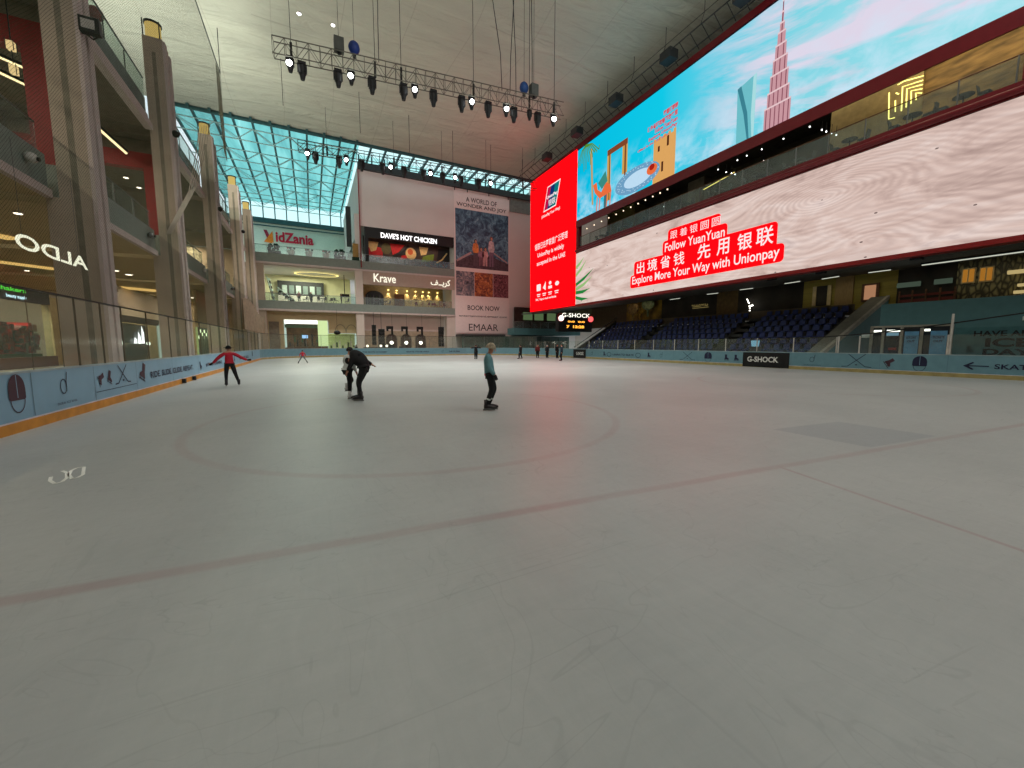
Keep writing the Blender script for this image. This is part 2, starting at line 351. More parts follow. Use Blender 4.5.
# glass above the boards
def glass_screen(label, path, z1, posts, loc, rail=dark, top=.03, postm=steel, pr=.025, cap=True, thin=()):
    t = thing('glass_screen', label, 'glass screen', loc)
    P = [Vector(p) for p in path]
    L = [0]
    for a, b in zip(P, P[1:]): L.append(L[-1] + (b - a).length)
    def pos(s):
        for i in range(len(P) - 1):
            if s <= L[i + 1] + 1e-6: return P[i].lerp(P[i + 1], (s - L[i]) / (L[i + 1] - L[i]))
        return P[-1]
    ss = posts(L[-1]) if callable(posts) else posts
    for a, b in zip(ss, ss[1:]):
        p, q = pos(a), pos(b); n = Vector((-(q - p).y, (q - p).x)).normalized() * .06; m = MB(); p = p + n; q = q + n; e = n * .1
        m.hexa([(p.x, p.y, 1.14), (q.x, q.y, 1.14), (q.x, q.y, z1), (p.x, p.y, z1)], [(p.x + e.x, p.y + e.y, 1.14), (q.x + e.x, q.y + e.y, 1.14), (q.x + e.x, q.y + e.y, z1), (p.x + e.x, p.y + e.y, z1)], GLR)
        m.build('pane', t)
    for a in ss:
        p = pos(a); q = pos(min(a + .05, L[-1])) if a < L[-1] - .06 else p + (p - pos(a - .05)); n = Vector((-(q - p).y, (q - p).x)).normalized() * .065
        m = MB(); m.cyl((p.x + n.x, p.y + n.y, 1.14), (p.x + n.x, p.y + n.y, z1), .007 if a in thin else pr, postm, 6); m.build('post', t)
    if cap:
        m = MB(); sweep([tuple(p) for p in P], [(.03, z1), (.1, z1), (.1, z1 + top * 2), (.03, z1 + top * 2)], rail, m); m.build('top_rail', t)
    return t
glass_screen('clear glass screen with dark top rail above the orange-edged boards', pathL, 2.75,
             [2.0, 4.2, 6.2, 7.4, 8.5, 9.6, 10.3, 11.6, 12.9, 14.9, 17.3, 19.7] + [22.1 + 2.4 * k for k in range(11)], (RX0, 3, 1.14), top=.016, pr=.022, postm=mat('bronze_post', (92, 84, 68), .4, .3), thin=(7.4, 8.5, 9.6))
glass_screen('clear glass screen curving round the far end of the rink', pathC, 2.85, lambda L: [L * k / 24 for k in range(25)], (12, RY1, 1.14), pr=.02, top=.02)
glass_screen('clear glass screen with pale posts before the blue seats', [(RX1, RY1 - RR), (RX1, 12.7)], 2.1, lambda L: [L * k / 15 for k in range(16)], (RX1, 30, 1.14), pr=.035, cap=False, postm=mat('pale_post', (190, 186, 178), .5))
glass_screen('clear glass screen with white posts before the ticket windows', [(RX1, 12.6), (RX1, -2)], 2.15, [0, 1.05, 4.7, 9.0, 14.6], (RX1, 8, 1.14), pr=.04, cap=False, postm=MATS['pale_post'])
m = MB(); m.tube([(RX1 + .1, 17.5, 1.98), (RX1 + .1, 14, 2.08), (RX1 + .1, 11, 2.3), (RX1 + .1, 8, 2.7), (RX1 + .1, 5.5, 3.1), (RX1 + .1, 3.5, 3.5)], .035, black); 
tag(m.build('net_cable', loc=(RX1 + .1, 12, 2.1)), 'black cable rising over the glass before the ticket windows', 'cable')
m = MB(); m.cyl((RX1 + .08, 7.82, 1.14), (RX1 + .08, 7.82, 3.2), .05, MATS['pale_post']); tag(m.build('net_post', loc=(RX1 + .08, 7.82, 1.14)), 'tall pale post holding the black cable above the boards', 'post')

# ------------------------------------------------------------------ ceiling, skylight, outer shell
def ceiling_material():
    m = bpy.data.materials.new('ceiling_sail'); t = NT(m); p = t.n('BsdfPrincipled'); x, y, z = t.sep()
    n = t.noise(t.xyz((.08, .3, 1)), 1.2, 5, .6)
    c = t.ramp(n, [(.3, lin((186, 188, 172))), (.7, lin((202, 204, 186)))])
    def seam(q, per, w): return t.m_('LESS_THAN', t.m_('FRACT', t.m_('DIVIDE', q, per)), w / per)
    wav = t.m_('MULTIPLY', t.noise(t.xyz(), .05, 1), 3.0)
    s1 = seam(t.m_('ADD', x, wav), 5.2, .06); s2 = t.m_('MULTIPLY', seam(t.m_('ADD', y, wav), 9.0, .1), t.m_('GREATER_THAN', t.noise(t.xyz(), .2, 1), .5))
    c = t.mix(t.m_('MULTIPLY', t.m_('MAXIMUM', s1, s2), .38), c, lin((150, 146, 130)))
    t.l(c, p.inputs['Base Color']); p.inputs['Roughness'].default_value = .85
    b = t.n('Bump'); b.inputs['Strength'].default_value = .8; b.inputs['Distance'].default_value = .5; t.l(t.noise(t.xyz((.15, .6, 1)), 1.5, 4, 1), b.inputs['Height']); t.l(b.outputs[0], p.inputs['Normal'])
    t.l(p.outputs[0], t.out.inputs[0]); return m
CEIL = ceiling_material()
CZ = 30.0; CY = 61.8
m = MB(); m.box(-24, 48, -9, CY, CZ, CZ + .6, CEIL); struct(m, 'ceiling')
m = MB(); m.box(-24, 48, -9.4, -9, -.3, 30.6, plaster); struct(m, 'wall_rear')
m = MB(); m.box(-24.4, -24, -9, 97, -.3, 33, plaster); struct(m, 'wall_left')
m = MB(); m.box(48, 48.4, -9, 97, -.3, 33, plaster); struct(m, 'wall_right')
# skylight glass and steelwork
SKZ = 30.4
tealg = bpy.data.materials.new('skylight_glass'); t = NT(tealg)
tr = t.n('BsdfTransparent'); n = t.noise(t.xyz((1, .15, 1)), .5, 5, 1.0)
t.l(t.ramp(n, [(.3, (.12, .36, .36, 1)), (.52, (.20, .52, .50, 1)), (.75, (.34, .68, .65, 1))]), tr.inputs[0]); t.l(tr.outputs[0], t.out.inputs[0])
clearg = bpy.data.materials.new('clerestory_glass'); t = NT(clearg)
tr = t.n('BsdfTransparent'); n = t.noise(t.xyz((.3, 1, .3)), .5, 3)
t.l(t.ramp(n, [(.3, (.62, .84, .82, 1)), (.75, (.74, .90, .89, 1))]), tr.inputs[0]); t.l(tr.outputs[0], t.out.inputs[0])
m = MB(); m.poly([(-14, CY, SKZ), (7.4, CY, SKZ), (7.4, 97, SKZ), (-14, 97, SKZ)], tealg); struct(m, 'window_1')
m = MB(); m.poly([(7.4, CY, SKZ), (40, CY, SKZ), (40, 97, SKZ), (7.4, 97, SKZ)], clearg); struct(m, 'window_5')
sk = thing('skylight_frame', 'white and dark steel framework under the teal glass roof', 'roof frame', (0, 80, SKZ))
tealst = mat('teal_steel', (46, 88, 92), .5); whst = mat('pale_steel', (170, 206, 204), .5)
m = MB(); m.box(-14, 40, CY - .1, CY + .45, CZ - .25, CZ + .5, tealst); m.build('edge_beam', sk)
m = MB(); m.box(-14, 5.5, CY - .8, CY - .65, CZ - .75, CZ - .55, tealst); m.build('edge_rail', sk)
for k in range(27):
    x = -13.9 + 2.08 * k; m = MB(); m.box(x - .12, x + .12, CY, 97, SKZ - .4, SKZ - .03, tealst); m.build('rafter', sk)
m = MB()
for k in range(11):
    x = -13.9 + 2.08 * k; m.box(x - .14, x + .14, CY - .75, CY - .1, CZ - .5, CZ - .1, tealst)
m.build('bracket', sk)
for k in range(5):
    y = 64.5 + 7.2 * k; m = MB(); x0 = -14
    m.cyl((x0, y, SKZ - .5), (7.2, y, SKZ - .5), .09, whst, 5); m.cyl((x0, y + 1.3, SKZ - 1.5), (7.2, y + 1.3, SKZ - 1.5), .08, whst, 5)
    for j in range(5):
        a = x0 + 4.16 * j
        for yy in (y,): m.cyl((a, yy, SKZ - .5), (a + 2.08, y + 1.3, SKZ - 1.5), .05, whst, 4); m.cyl((a + 2.08, y + 1.3, SKZ - 1.5), (a + 4.16, yy, SKZ - .5), .05, whst, 4)
        m.cyl((a, y, SKZ - .4), (a + 2.08, y + 3.6, SKZ - .4), .05, whst, 4); m.cyl((a + 2.08, y + 3.6, SKZ - .4), (a + 4.16, y, SKZ - .4), .05, whst, 4)
    m.build('truss', sk)
# end glazing over the far (entertainment-centre) wall
KY = 97.0
m = MB(); m.poly([(-14, KY, 27.3), (40, KY, 27.3), (40, KY, SKZ), (-14, KY, SKZ)], clearg); struct(m, 'window_2')
m = MB(); m.box(-14, 8, KY - .6, KY + .2, 26.4, 27.3, tealst); m.box(-14, 8, KY - .5, KY - .3, 25.7, 25.9, tealst)
for k in range(12): x = -13.9 + 2.08 * k; m.box(x - .1, x + .1, KY - .3, KY, 27.3, SKZ, tealst)
m.build('end_beam', sk)
kw = mat('mint_wall', (214, 226, 212), .7, noise=.03)
m = MB(); m.box(-24, 48, KY, KY + .4, -.3, 26.5, kw); struct(m, 'wall_back')

# ------------------------------------------------------------------ back building (far end)
BY = 66.0
BM = lambda a, b, d=0: (a, BY - d, b)
pinkw = mat('white_plaster_box', (214, 204, 200), .85, noise=.02, scale=.3)
m = MB()
m.box(7.4, 22.4, BY, BY + 30.8, 19.8, 28.9, pinkw); m.box(22.4, 37.2, BY, BY + 30.8, -.02, 28.9, pinkw)
m.box(37.2, 48, BY, BY + .4, -.02, 30, pinkw)
struct(m, 'wall_far')
m = MB(); m.box(7.3, 37.2, BY - .5, BY - .003, 28.0, 28.95, dkgrey); m.box(33.0, 37.2, BY - .15, BY - .003, 25.6, 28, mat('grey_box', (120, 122, 116), .7)); struct(m, 'trim_1')
m = MB(); m.box(7.28, 7.4, BY - .3, BY, 13.5, 28.0, redp); m.box(6.6, 7.28, BY + .1, BY + .6, 15, 21.5, pinkw); struct(m, 'trim_2')
m = MB(); m.box(5.6, 6.3, BY + 2, BY + 2.6, 17, 23, dkgrey); struct(m, 'trim_3')
# clerestory glazing above the box
m = MB(); m.poly([(7.4, BY + .6, 28.9), (37.2, BY + .6, 28.9), (37.2, BY + .6, SKZ), (7.4, BY + .6, SKZ)], clearg); struct(m, 'window_3')
m = MB()
for k in range(17): x = 7.6 + 1.9 * k; m.box(x - .1, x + .1, BY + .4, BY + .58, 28.9, SKZ, tealst)
struct(m, 'trim_4')
# --- level slabs
def slab(label, x0, x1, z0, z1, y0=BY, y1=BY + 12, rail_x=None, fas=fascia):
    t = thing('balcony', label, 'balcony', ((x0 + x1) / 2, y0, z0))
    m = MB(); m.box(x0, x1, y0, y1, z0 + .25, z1, fas); m.build('floor_slab', t)
    m = MB(); m.box(x0, x1, y0 - .12, y1, z0, z0 + .25, trimw); m.build('edge_trim', t)
    a, b = rail_x or (x0, x1)
    m = MB(); m.box(a, b, y0 + .1, y0 + .13, z1, z1 + 1.05, GLD); m.build('glass_rail', t)
    m = MB(); m.cyl((a, y0 + .11, z1 + 1.08), (b, y0 + .11, z1 + 1.08), .03, steel, 6); m.build('handrail', t)
    n = int((b - a) / 2.4)
    for k in range(n + 1): x = a + (b - a) * k / n; m = MB(); m.box(x - .02, x + .02, y0 + .08, y0 + .15, z1, z1 + 1.07, steel); m.build('post', t)
    return t
slab('grey balcony of the middle floor at the far end, over the arches', -7.6, 22.4, 6.5, 7.9)
slab('grey terrace edge of the top floor at the far end, under the red-lettered sign', -7.6, 22.4, 13.0, 14.5, y1=KY)
# columns and ground floor wall
m = MB()
m.box(6.35, 7.5, BY + .05, BY + 1.2, 0, 6.5, plaster); m.box(6.4, 7.5, BY + .05, BY + 1.2, 7.9, 13, plaster); m.box(20.9, 22.4, BY + .05, BY + 1.2, 0, 6.5, plaster)
m.box(21.9, 22.4, BY + .05, BY + 1.2, 7.9, 13, plaster); m.box(-8.5, -5.6, BY + .05, BY + 1.2, -.02, 13, stone)
struct(m, 'trim_5')
wy = BY + 1.6
m = MB()
m.box(-8.5, -3.6, wy, wy + .3, 0, 6.5, beige); m.box(-3.6, 2.4, wy, wy + .3, 5.4, 6.5, beige); m.box(2.4, 6.4, wy, wy + .3, 3.4, 6.5, beige)
m.box(7.4, 21, wy, wy + .3, 0, 6.5, plaster)
struct(m, 'wall_arcade')
m = MB(); m.box(7.6, 20.8, wy - .12, wy, 3.9, 4.0, trimw); m.box(7.6, 20.8, wy - .1, wy, 0, 3.9, mat('sand_panel', (168, 150, 128), .7)); struct(m, 'trim_6')
m = MB()
for a in (4.1, 5.7): m.ring(lambda a_, b, d=0: (a_, wy - d, b), a, 3.5, .85, 1.3, .1, stone_dk, t0=0, t1=PI)
m.rect(lambda a_, b, d=0: (a_, wy - d, b), -5.5, 1, -4.2, 5, stone_dk); struct(m, 'trim_7')
archm = mat('dark_arch', (62, 46, 38), .5); lampw = emi('globe_light', (255, 250, 235), 5)
for k, (x0, x1) in enumerate(((10.85, 12.75), (13.25, 15.15), (15.7, 17.6))):
    mp = lambda a, b, d=0: (a, wy - .1 - d, b); cx = (x0 + x1) / 2
    t = thing('arched_alcove', ['dark arched alcove nearest the black speakers at the far end', 'middle one of the three dark arched alcoves at the far end', 'dark arched alcove nearest the tall building banner'][k], 'alcove', (cx, wy, 0))
    pts = [(x0, 0), (x1, 0), (x1, 2.5)] + [(cx + .95 * math.cos(a), 2.5 + .95 * math.sin(a)) for a in [PI * q / 10 for q in range(1, 10)]] + [(x0, 2.5)]
    m = MB(); m.art(mp, pts, archm, .02); m.build('recess_panel', t)
    m = MB(); m.ring(mp, cx, 2.5, .98, .98, .12, stone_dk, .04, t0=0, t1=PI); m.rect(mp, x0 - .03, 0, x0 + .1, 2.5, stone_dk, .04); m.rect(mp, x1 - .1, 0, x1 + .03, 2.5, stone_dk, .04); m.build('surround', t)
    m = MB(); m.cyl((cx, wy - .2, 1.95), (cx, wy - .32, 1.95), .27, lampw, 12); m.build('globe_lamp', t)
spk = mat('speaker_black', (16, 19, 17), .7)
for k, (x, w, z0, z1) in enumerate(((8.5, .55, 1.55, 4.6), (9.6, .85, 1.5, 4.0), (19.0, .75, 1.3, 4.5))):
    t = thing('hanging_speaker', ['tall thin black speaker hanging left of the arches', 'wide black speaker hanging beside the tall thin one', 'black speaker with a round cone hanging right of the arches'][k], 'speaker', (x, BY - 3, z0), None)
    m = MB(); n = 5; h = (z1 - z0) / n
    for j in range(n): m.box(x - w / 2, x + w / 2, BY - 3 - .1 * abs(j - 2), BY - 2.5, z0 + j * h + .02, z0 + (j + 1) * h, spk)
    m.build('cabinet', t); m = MB(); m.cyl((x, BY - 2.7, z1), (x, BY - 2.7, 6.5), .03, dark, 5); m.build('hanger', t)
    m = MB(); m.cyl((x, BY - 3.05, z1 - .5), (x, BY - 3.12, z1 - .5), .22, dkgrey, 14); m.build('cone', t)
for k, x in enumerate((11.4, 13.7, 16.2)):
    t = thing('stage_lamp', ['black stage lamp bracket over the alcove nearest the speakers', 'black stage lamp bracket over the middle alcove', 'black stage lamp bracket over the alcove nearest the banner'][k], 'stage lamp', (x, BY - 1, 3.3))
    m = MB(); m.box(x - .05, x + .25, BY - 1.2, BY - .9, 3.2, 4.5, spk); m.build('upright', t)
    m = MB(); m.box(x - .75, x + .25, BY - 1.3, BY - .85, 4.1, 4.55, spk); m.box(x - .75, x - .5, BY - 1.3, BY - .9, 3.75, 4.1, spk); m.build('lamp_head', t)
    m = MB(); m.cyl((x + .1, BY - 1.05, 4.5), (x + .1, BY - 1.05, 6.5), .02, dark, 4); m.build('hanger', t)
# ground floor lit shop
glowg = emi('greenish_light', (214, 236, 170), 1.0); glow2 = emi('white_light_strip', (250, 255, 240), 2.2); warm = emi('warm_light', (255, 214, 120), 3.0)
m = MB(); m.box(-3.6, 2.4, wy + 6, wy + 6.3, 0, 5.4, mat('shop_brown', (84, 62, 40), .6, noise=.3, scale=1)); m.box(2.4, 6.4, wy + 3, wy + 3.2, 0, 3.4, mat('shop_mint', (206, 222, 160), .6)); m.box(-3.6, 6.4, wy + .3, wy + 6, 5.35, 5.45, plaster); struct(m, 'wall_shop')
t = thing('cafe_kiosk', 'lit cafe counter with dark shelves on the ground floor, far end', 'cafe counter', (-.6, wy + 1, 0))
m = MB(); m.box(-3.6, 2.2, wy + .4, wy + 1.2, 0, 1.2, wood); m.build('counter', t)
m = MB(); m.box(-3.5, .9, wy + .1, wy + .2, 4.75, 5.3, glow2); m.build('light_box', t)
m = MB(); m.box(-3.5, .9, wy + .1, wy + .3, 4.15, 4.6, mat('green_fascia', (90, 120, 96), .5)); m.box(.9, 2.3, wy + .2, wy + .3, 1.4, 5.3, glowg); m.build('side_panel', t)
m = MB()
for k in range(12): x = -3.2 + .35 * k; m.box(x, x + .22, wy + 4, wy + 4.4, 1.4 + .3 * (k % 3), 2.0 + .45 * ((k * 7) % 4), [dark, wood, mat('bottle_green', (40, 70, 50), .4)][k % 3])
m.build('shelf_goods', t); m = MB(); m.box(-1.3, -.5, wy + .9, wy + 1, 2.6, 3.1, emi('screen_blue', (150, 190, 230), 1.5)); m.build('menu_screen', t)
m = MB()
for k in range(9): x = 2.6 + .42 * k; m.box(x, x + .25, wy + 1, wy + 1.4, .8 + .2 * (k % 3), 1.5 + .25 * ((k * 5) % 4), [mat('foliage', (70, 92, 48), .8), mat('pale_goods', (220, 222, 190), .6)][k % 2])
tag(m.build('shop_display', loc=(4.5, wy + 1, .8)), 'low display of pale goods before the mint shop wall', 'shop display')
# middle floor left interior
m = MB(); m.box(-8.5, 6.4, 75, 75.3, 7.9, 13, mat('yellow_wall', (236, 234, 190), .7, noise=.1, scale=.4)); m.box(-8.5, 22.4, BY + .3, 75, 12.85, 12.98, plaster); m.box(7.5, 22, 71.5, 71.8, 7.9, 13, mat('tan_wall', (170, 150, 110), .7, noise=.1)); m.box(7.2, 7.5, BY + 1.2, 75, 7.9, 13, plaster); struct(m, 'wall_gallery')
t = thing('shopfront', 'dark shop window strip with white counter on the middle floor', 'shopfront', (-1.4, 74, 8))
m = MB(); m.box(-4.5, 2.2, 74.2, 74.9, 9.7, 11.9, dkgrey); m.build('window_band', t)
m = MB(); 
for k in range(6): m.box(-3.9 + k, -3.2 + k, 74.1, 74.2, 9.9, 11.2, [mat('shop_grey', (150, 165, 160), .5), mat('shop_grey2', (96, 112, 108), .5)][k % 2])
m.build('display_pane', t); m = MB(); m.box(-4.5, 2.2, 74.0, 74.9, 8.0, 9.6, plaster); m.build('counter', t)
for k, (x0, x1, z0, z1) in enumerate(((-5.5, -4.9, 8.0, 11.4), (-4.3, -2.2, 9.9, 8.0))):
    t = thing('escalator', ['steep escalator edge beside the left-hand column, middle floor', 'short escalator descending behind the balcony rail, middle floor'][k], 'escalator', (x0, 69, 8))
    m = MB()
    N = 9
    for j in range(N):
        a = j / N; b = (j + 1) / N; xx = x0 + (x1 - x0) * a; zz = (z1 + (z0 - z1) * a) if k == 0 else z0 + (z1 - z0) * a
        m.box(xx, xx + abs(x1 - x0) / N + .3, 69, 70.2, zz - .22, zz, [mat('escal_light', (200, 225, 215), .4), dark][j % 2])
    m.build('steps', t)
    m = MB(); m.tube([(x0, 68.9, (z1 if k == 0 else z0) + .3), (x1 + .2, 68.9, (z0 if k == 0 else z1) + .3)], .07, MATS['escal_light']); m.build('handrail', t)
m = MB(); FLc = lambda a, b, d=0: (a, b, 12.7)
m.ring(FLc, 1.2, 71, 3.2, 2.0, .25, emi('cove_light', (255, 240, 150), 2.0)); tag(m.build('ring_lamp', loc=(1.2, 71, 12.7)), 'oval ring of yellow light under the top floor ceiling', 'ceiling lamp')
m = MB(); m.box(4.4, 5.8, 70, 70.1, 9.3, 9.8, black); m.box(5.05, 5.15, 70, 70.1, 9.8, 12.8, black); tag(m.build('hanging_screen', loc=(5.1, 70, 9.8)), 'small black screen hanging over the middle floor', 'screen')

# signs on the back wall
signw = emi('sign_white', (255, 252, 235), 1.6); signw2 = emi('sign_cream', (255, 248, 225), 1.2)
t = thing('restaurant_sign_band', 'beige sign band with white lettering in two scripts, far end', 'shop sign', (15, BY, 11))
m = MB(); m.box(7.5, 22.4, BY - .05, BY + .3, 11.0, 13.0, mat('sign_band', (176, 156, 142), .7, noise=.03)); m.build('band', t)
m = MB(); m.text('Krave', BM, 9.1, 11.45, 12.5, 12.75, signw2, .01, .12); m.build('lettering', t)
m = MB(); m.text('\uFED2\u0640\u0640\uFEF3\uFEAE\uFEDB', BM, 18.2, 11.3, 21.6, 12.6, signw2, .01, .12); m.build('lettering', t)
t = thing('restaurant_facade', 'black and red chicken restaurant front on the top floor', 'shopfront', (15, BY, 14.5))
m = MB(); m.box(8.0, 22.4, BY + .1, BY + .5, 18.2, 19.8, black); m.build('sign_board', t)
m = MB(); m.text("DAVE'S HOT CHICKEN", lambda a, b, d=0: (a, BY + .05 - d, b), 10.4, 18.35, 19.4, 19.2, emi('sign_hot', (255, 250, 250), 1.8), .03, .05, 0); m.build('lettering', t)
m = MB()
for k in range(46): x = 8.2 + .31 * k; m.cyl((x, BY + .05, 19.82), (x, BY + .05, 19.92), .05, emi('bulb_warm', (255, 210, 150), 5), 5)
m.build('bulb_row', t)
m = MB(); mm = lambda a, b, d=0: (a, BY + 2.5 - d, b); mural = mat('mural_dark', (60, 44, 36), .6, noise=.5, scale=.8)
m.box(8.0, 22.4, BY + 2.5, BY + 2.7, 14.5, 19, mural)
mr = mat('mural_red', (196, 28, 26), .6); my = mat('mural_cream', (226, 186, 120), .6); mg = mat('mural_green', (110, 132, 40), .6); mk = mat('mural_black', (24, 20, 20), .6); mo = mat('mural_orange', (214, 96, 40), .6)
m.art(mm, [(8.4, 16), (11, 15.8), (11, 17.3), (9.5, 17.6), (8.4, 17.2)], mr, .02); m.art(mm, [(8.5, 18.2), (10.4, 18.2), (10, 16.9), (9.2, 16.6)], my, .04)
m.disc(mm, 11.6, 17.3, .8, .9, mat('mural_olive', (96, 84, 44), .6), .03); m.art(mm, [(12.2, 18.2), (14.6, 18.2), (13.6, 17), (12.6, 16.4)], mr, .05); m.stroke(mm, [(12.6, 16.2), (13.8, 16.6), (14.8, 17.6), (15.2, 18.2)], .3, mk, .07)
m.disc(mm, 15.6, 16.9, .9, 1.0, my, .03); m.disc(mm, 15.5, 17.2, .45, .5, mo, .06); m.art(mm, [(17, 18.2), (18.6, 18.2), (18.2, 17), (17.3, 16.8)], my, .04); m.art(mm, [(17.4, 15.8), (19.4, 16), (19.6, 17.2), (18.6, 17), (17.6, 16.6)], mg, .06)
m.art(mm, [(20, 15.5), (22.2, 15.8), (22.2, 18.2), (20.4, 18.2)], mk, .04); m.stroke(mm, [(20.0, 15.8), (21, 16.4), (21.9, 17.6)], .22, my, .08); m.art(mm, [(13.8, 15.8), (15, 16), (14.8, 16.6), (14, 16.4)], mr, .09)
m.build('painted_wall', t); m = MB(); m.box(8.0, 8.55, BY + .1, BY + .6, 14.5, 18.2, black); m.build('side_post', t)
# big fabric banner
t = thing('hanging_banner', 'tall white banner with dark family photographs, far end wall', 'banner', (27.7, BY, 16))
cloth = mat('banner_cloth', (232, 214, 210), .8, noise=.02)
m = MB(); m.box(22.45, 32.9, BY - .1, BY - .06, 3.7, 27.6, cloth); m.build('cloth', t)
def photo_mat(name, cs, scale, seed=0):
    m = bpy.data.materials.new(name); t = NT(m); p = t.n('BsdfPrincipled'); n = t.noise(t.xyz((1, 1, 1), (seed, 0, seed)), scale, 8, 1.5, .65)
    t.l(t.ramp(n, [(.3, lin(cs[0])), (.46, lin(cs[1])), (.6, lin(cs[2])), (.75, lin(cs[3]))]), p.inputs['Base Color']); p.inputs['Roughness'].default_value = .6
    t.l(p.outputs[0], t.out.inputs[0]); return m
ph1 = photo_mat('photo_aquarium', [(20, 32, 50), (52, 80, 104), (100, 138, 158), (176, 190, 196)], .8)
ph2 = photo_mat('photo_snow', [(30, 26, 34), (100, 104, 116), (170, 150, 150), (220, 206, 200)], 1.1, 4)
ph3 = photo_mat('photo_fire', [(40, 20, 16), (130, 66, 50), (200, 120, 60), (225, 180, 160)], 1.3, 9)
ph4 = photo_mat('photo_crowd', [(30, 14, 18), (100, 50, 60), (150, 90, 96), (190, 140, 136)], 2.0, 13)
DB = .11
m = MB(); m.rect(BM, 22.65, 14.95, 32.7, 24.7, ph1, DB); m.art(BM, [(22.65, 14.95), (32.7, 14.95), (32.7, 16.2), (29, 17.4), (25.5, 17.2), (22.65, 16)], mat('photo_floor', (78, 62, 70), .6, noise=.3), DB + .01)
m.stroke(BM, [(22.8, 16), (25.5, 17.6)], .35, mat('photo_rail', (170, 140, 140), .6), DB + .02); m.stroke(BM, [(32.5, 16.4), (29.8, 17.9)], .25, MATS['photo_rail'], DB + .02)
for (x, h, top, leg, hair) in ((26.3, 4.4, (214, 130, 70), (90, 72, 80), (60, 36, 24)), (27.3, 3.0, (150, 110, 124), (120, 80, 90), (90, 60, 44)), (28.1, 3.1, (200, 150, 150), (190, 140, 140), (80, 54, 44)), (29.3, 5.2, (200, 176, 178), (120, 92, 110), (120, 60, 46))):
    a = mat('ph_%d' % (x * 10), top, .7, noise=.2); b = mat('phl_%d' % (x * 10), leg, .7); c = mat('phh_%d' % (x * 10), hair, .7); z = 15.5
    m.art(BM, [(x - .4, z), (x - .1, z), (x, z + h * .45), (x + .1, z), (x + .4, z), (x + .42, z + h * .5), (x - .42, z + h * .5)], b, DB + .03)
    m.art(BM, [(x - .45, z + h * .48), (x + .45, z + h * .48), (x + .62, z + h * .6), (x + .45, z + h * .83), (x, z + h * .87), (x - .45, z + h * .83), (x - .62, z + h * .6)], a, DB + .04)
    m.disc(BM, x, z + h * .93, .3, .36, c, DB + .05, 12); m.disc(BM, x + .05, z + h * .92, .2, .26, mat('ph_skin', (190, 140, 120), .7), DB + .055, 12)
m.build('large_photograph', t)
m = MB()
for a, b, c in ((22.65, 26.0, ph2), (26.05, 29.6, ph3), (29.65, 32.7, ph4)): m.rect(BM, a, 10.15, b, 14.3, c, DB)
m.build('photograph_strip', t)
dtext = mat('banner_text', (44, 26, 34), .7)
for tx, a0, b0, a1, b1, bo in (('A WORLD OF', 24.6, 26.0, 30.4, 26.8, .012), ('WONDER AND JOY', 22.9, 24.95, 32.3, 25.75, .012), ('BOOK NOW', 24.7, 7.7, 30.9, 8.55, .012), ('entertainment.emaar.com', 23.1, 6.5, 32.4, 6.85, .006), ('EMAAR', 24.9, 4.1, 30.6, 5.3, .0)): m = MB(); m.text(tx, BM, a0, b0, a1, b1, dtext, bo, DB); m.build('lettering', t)
for x in (22.6, 24.9, 28.9, 32.7): m = MB(); m.box(x - .06, x + .06, BY - .12, BY - .02, 27.55, 28.1, dark); m.build('hook', t)

# KidZania-type sign: letters standing on the mint wall
t = thing('wall_sign', 'red lettered sign with orange kite shape on the mint wall', 'sign', (-3, KY, 22))
KM = lambda a, b, d=0: (a, KY - d, b)
rl = mat('sign_red', (205, 16, 56), .5); ol = mat('sign_orange', (240, 130, 30), .5)
m = MB(); m.text('idZania', KM, -5.7, 22.8, 1.3, 24.9, rl, .035, .3); m.build('lettering', t)
m = MB(); m.art(KM, [(-7.8, 22.6), (-6.2, 24.9), (-6.1, 22.5), (-6.9, 23.3)], ol, .3); m.art(KM, [(-7.8, 25.0), (-7.2, 25.0), (-6.75, 23.9), (-7.2, 23.3)], mat('sign_maroon', (150, 30, 60), .5), .25); m.art(KM, [(-7.8, 22.6), (-7.1, 23.6), (-6.4, 23.1), (-6.3, 22.4)], ol, .32); m.build('emblem', t)

# terrace planters and stands (top floor)
t = thing('planter_box', 'dark green clipped planter at the left end of the top terrace', 'planter', (-4.2, BY + .8, 14.5))
m = MB(); m.box(-5.0, -3.4, BY + .5, BY + 1.1, 14.5, 15.0, dkgrey); m.build('box', t)
hedge = mat('hedge', (22, 50, 36), .9, noise=.4, scale=6, bump=.6)
m = MB()
for k in range(22): m.ball((-4.95 + random.random() * 1.5, BY + .6 + random.random() * .4, 15.1 + random.random() * .75), .2, hedge, 7, 5)
m.build('clipped_hedge', t)
dup(t, (4.4, BY + .8, 14.6), 0, 'dark green clipped planter at the chicken restaurant end of the terrace')
for k, x in enumerate((-2.1, .2, 2.5)):
    t = thing('flower_tub', ['red and white flower tub nearest the left planter', 'middle one of the three red and white flower tubs', 'red and white flower tub nearest the right planter'][k], 'flower tub', (x, BY + .7, 14.5), 'flower tubs on the top terrace')
    m = MB(); m.cyl((x, BY + .7, 14.5), (x, BY + .7, 15.2), .35, mat('tub_white', (225, 215, 205), .6), 12, .55); m.build('tub', t)
    m = MB()
    for q in range(14): a = q * 2.4; m.ball((x + .5 * math.cos(a) * (q / 14), BY + .7 + .4 * math.sin(a) * (q / 14), 15.3 + .25 * math.cos(q)), .16, [mat('flower_red', (170, 24, 30), .7), hedge, mat('tub_white', ())][q % 3], 7, 5)
    m.build('flowers', t)
t = thing('lantern', 'square tan lantern box beside the chicken restaurant', 'lantern', (6.6, BY - .2, 14.6))
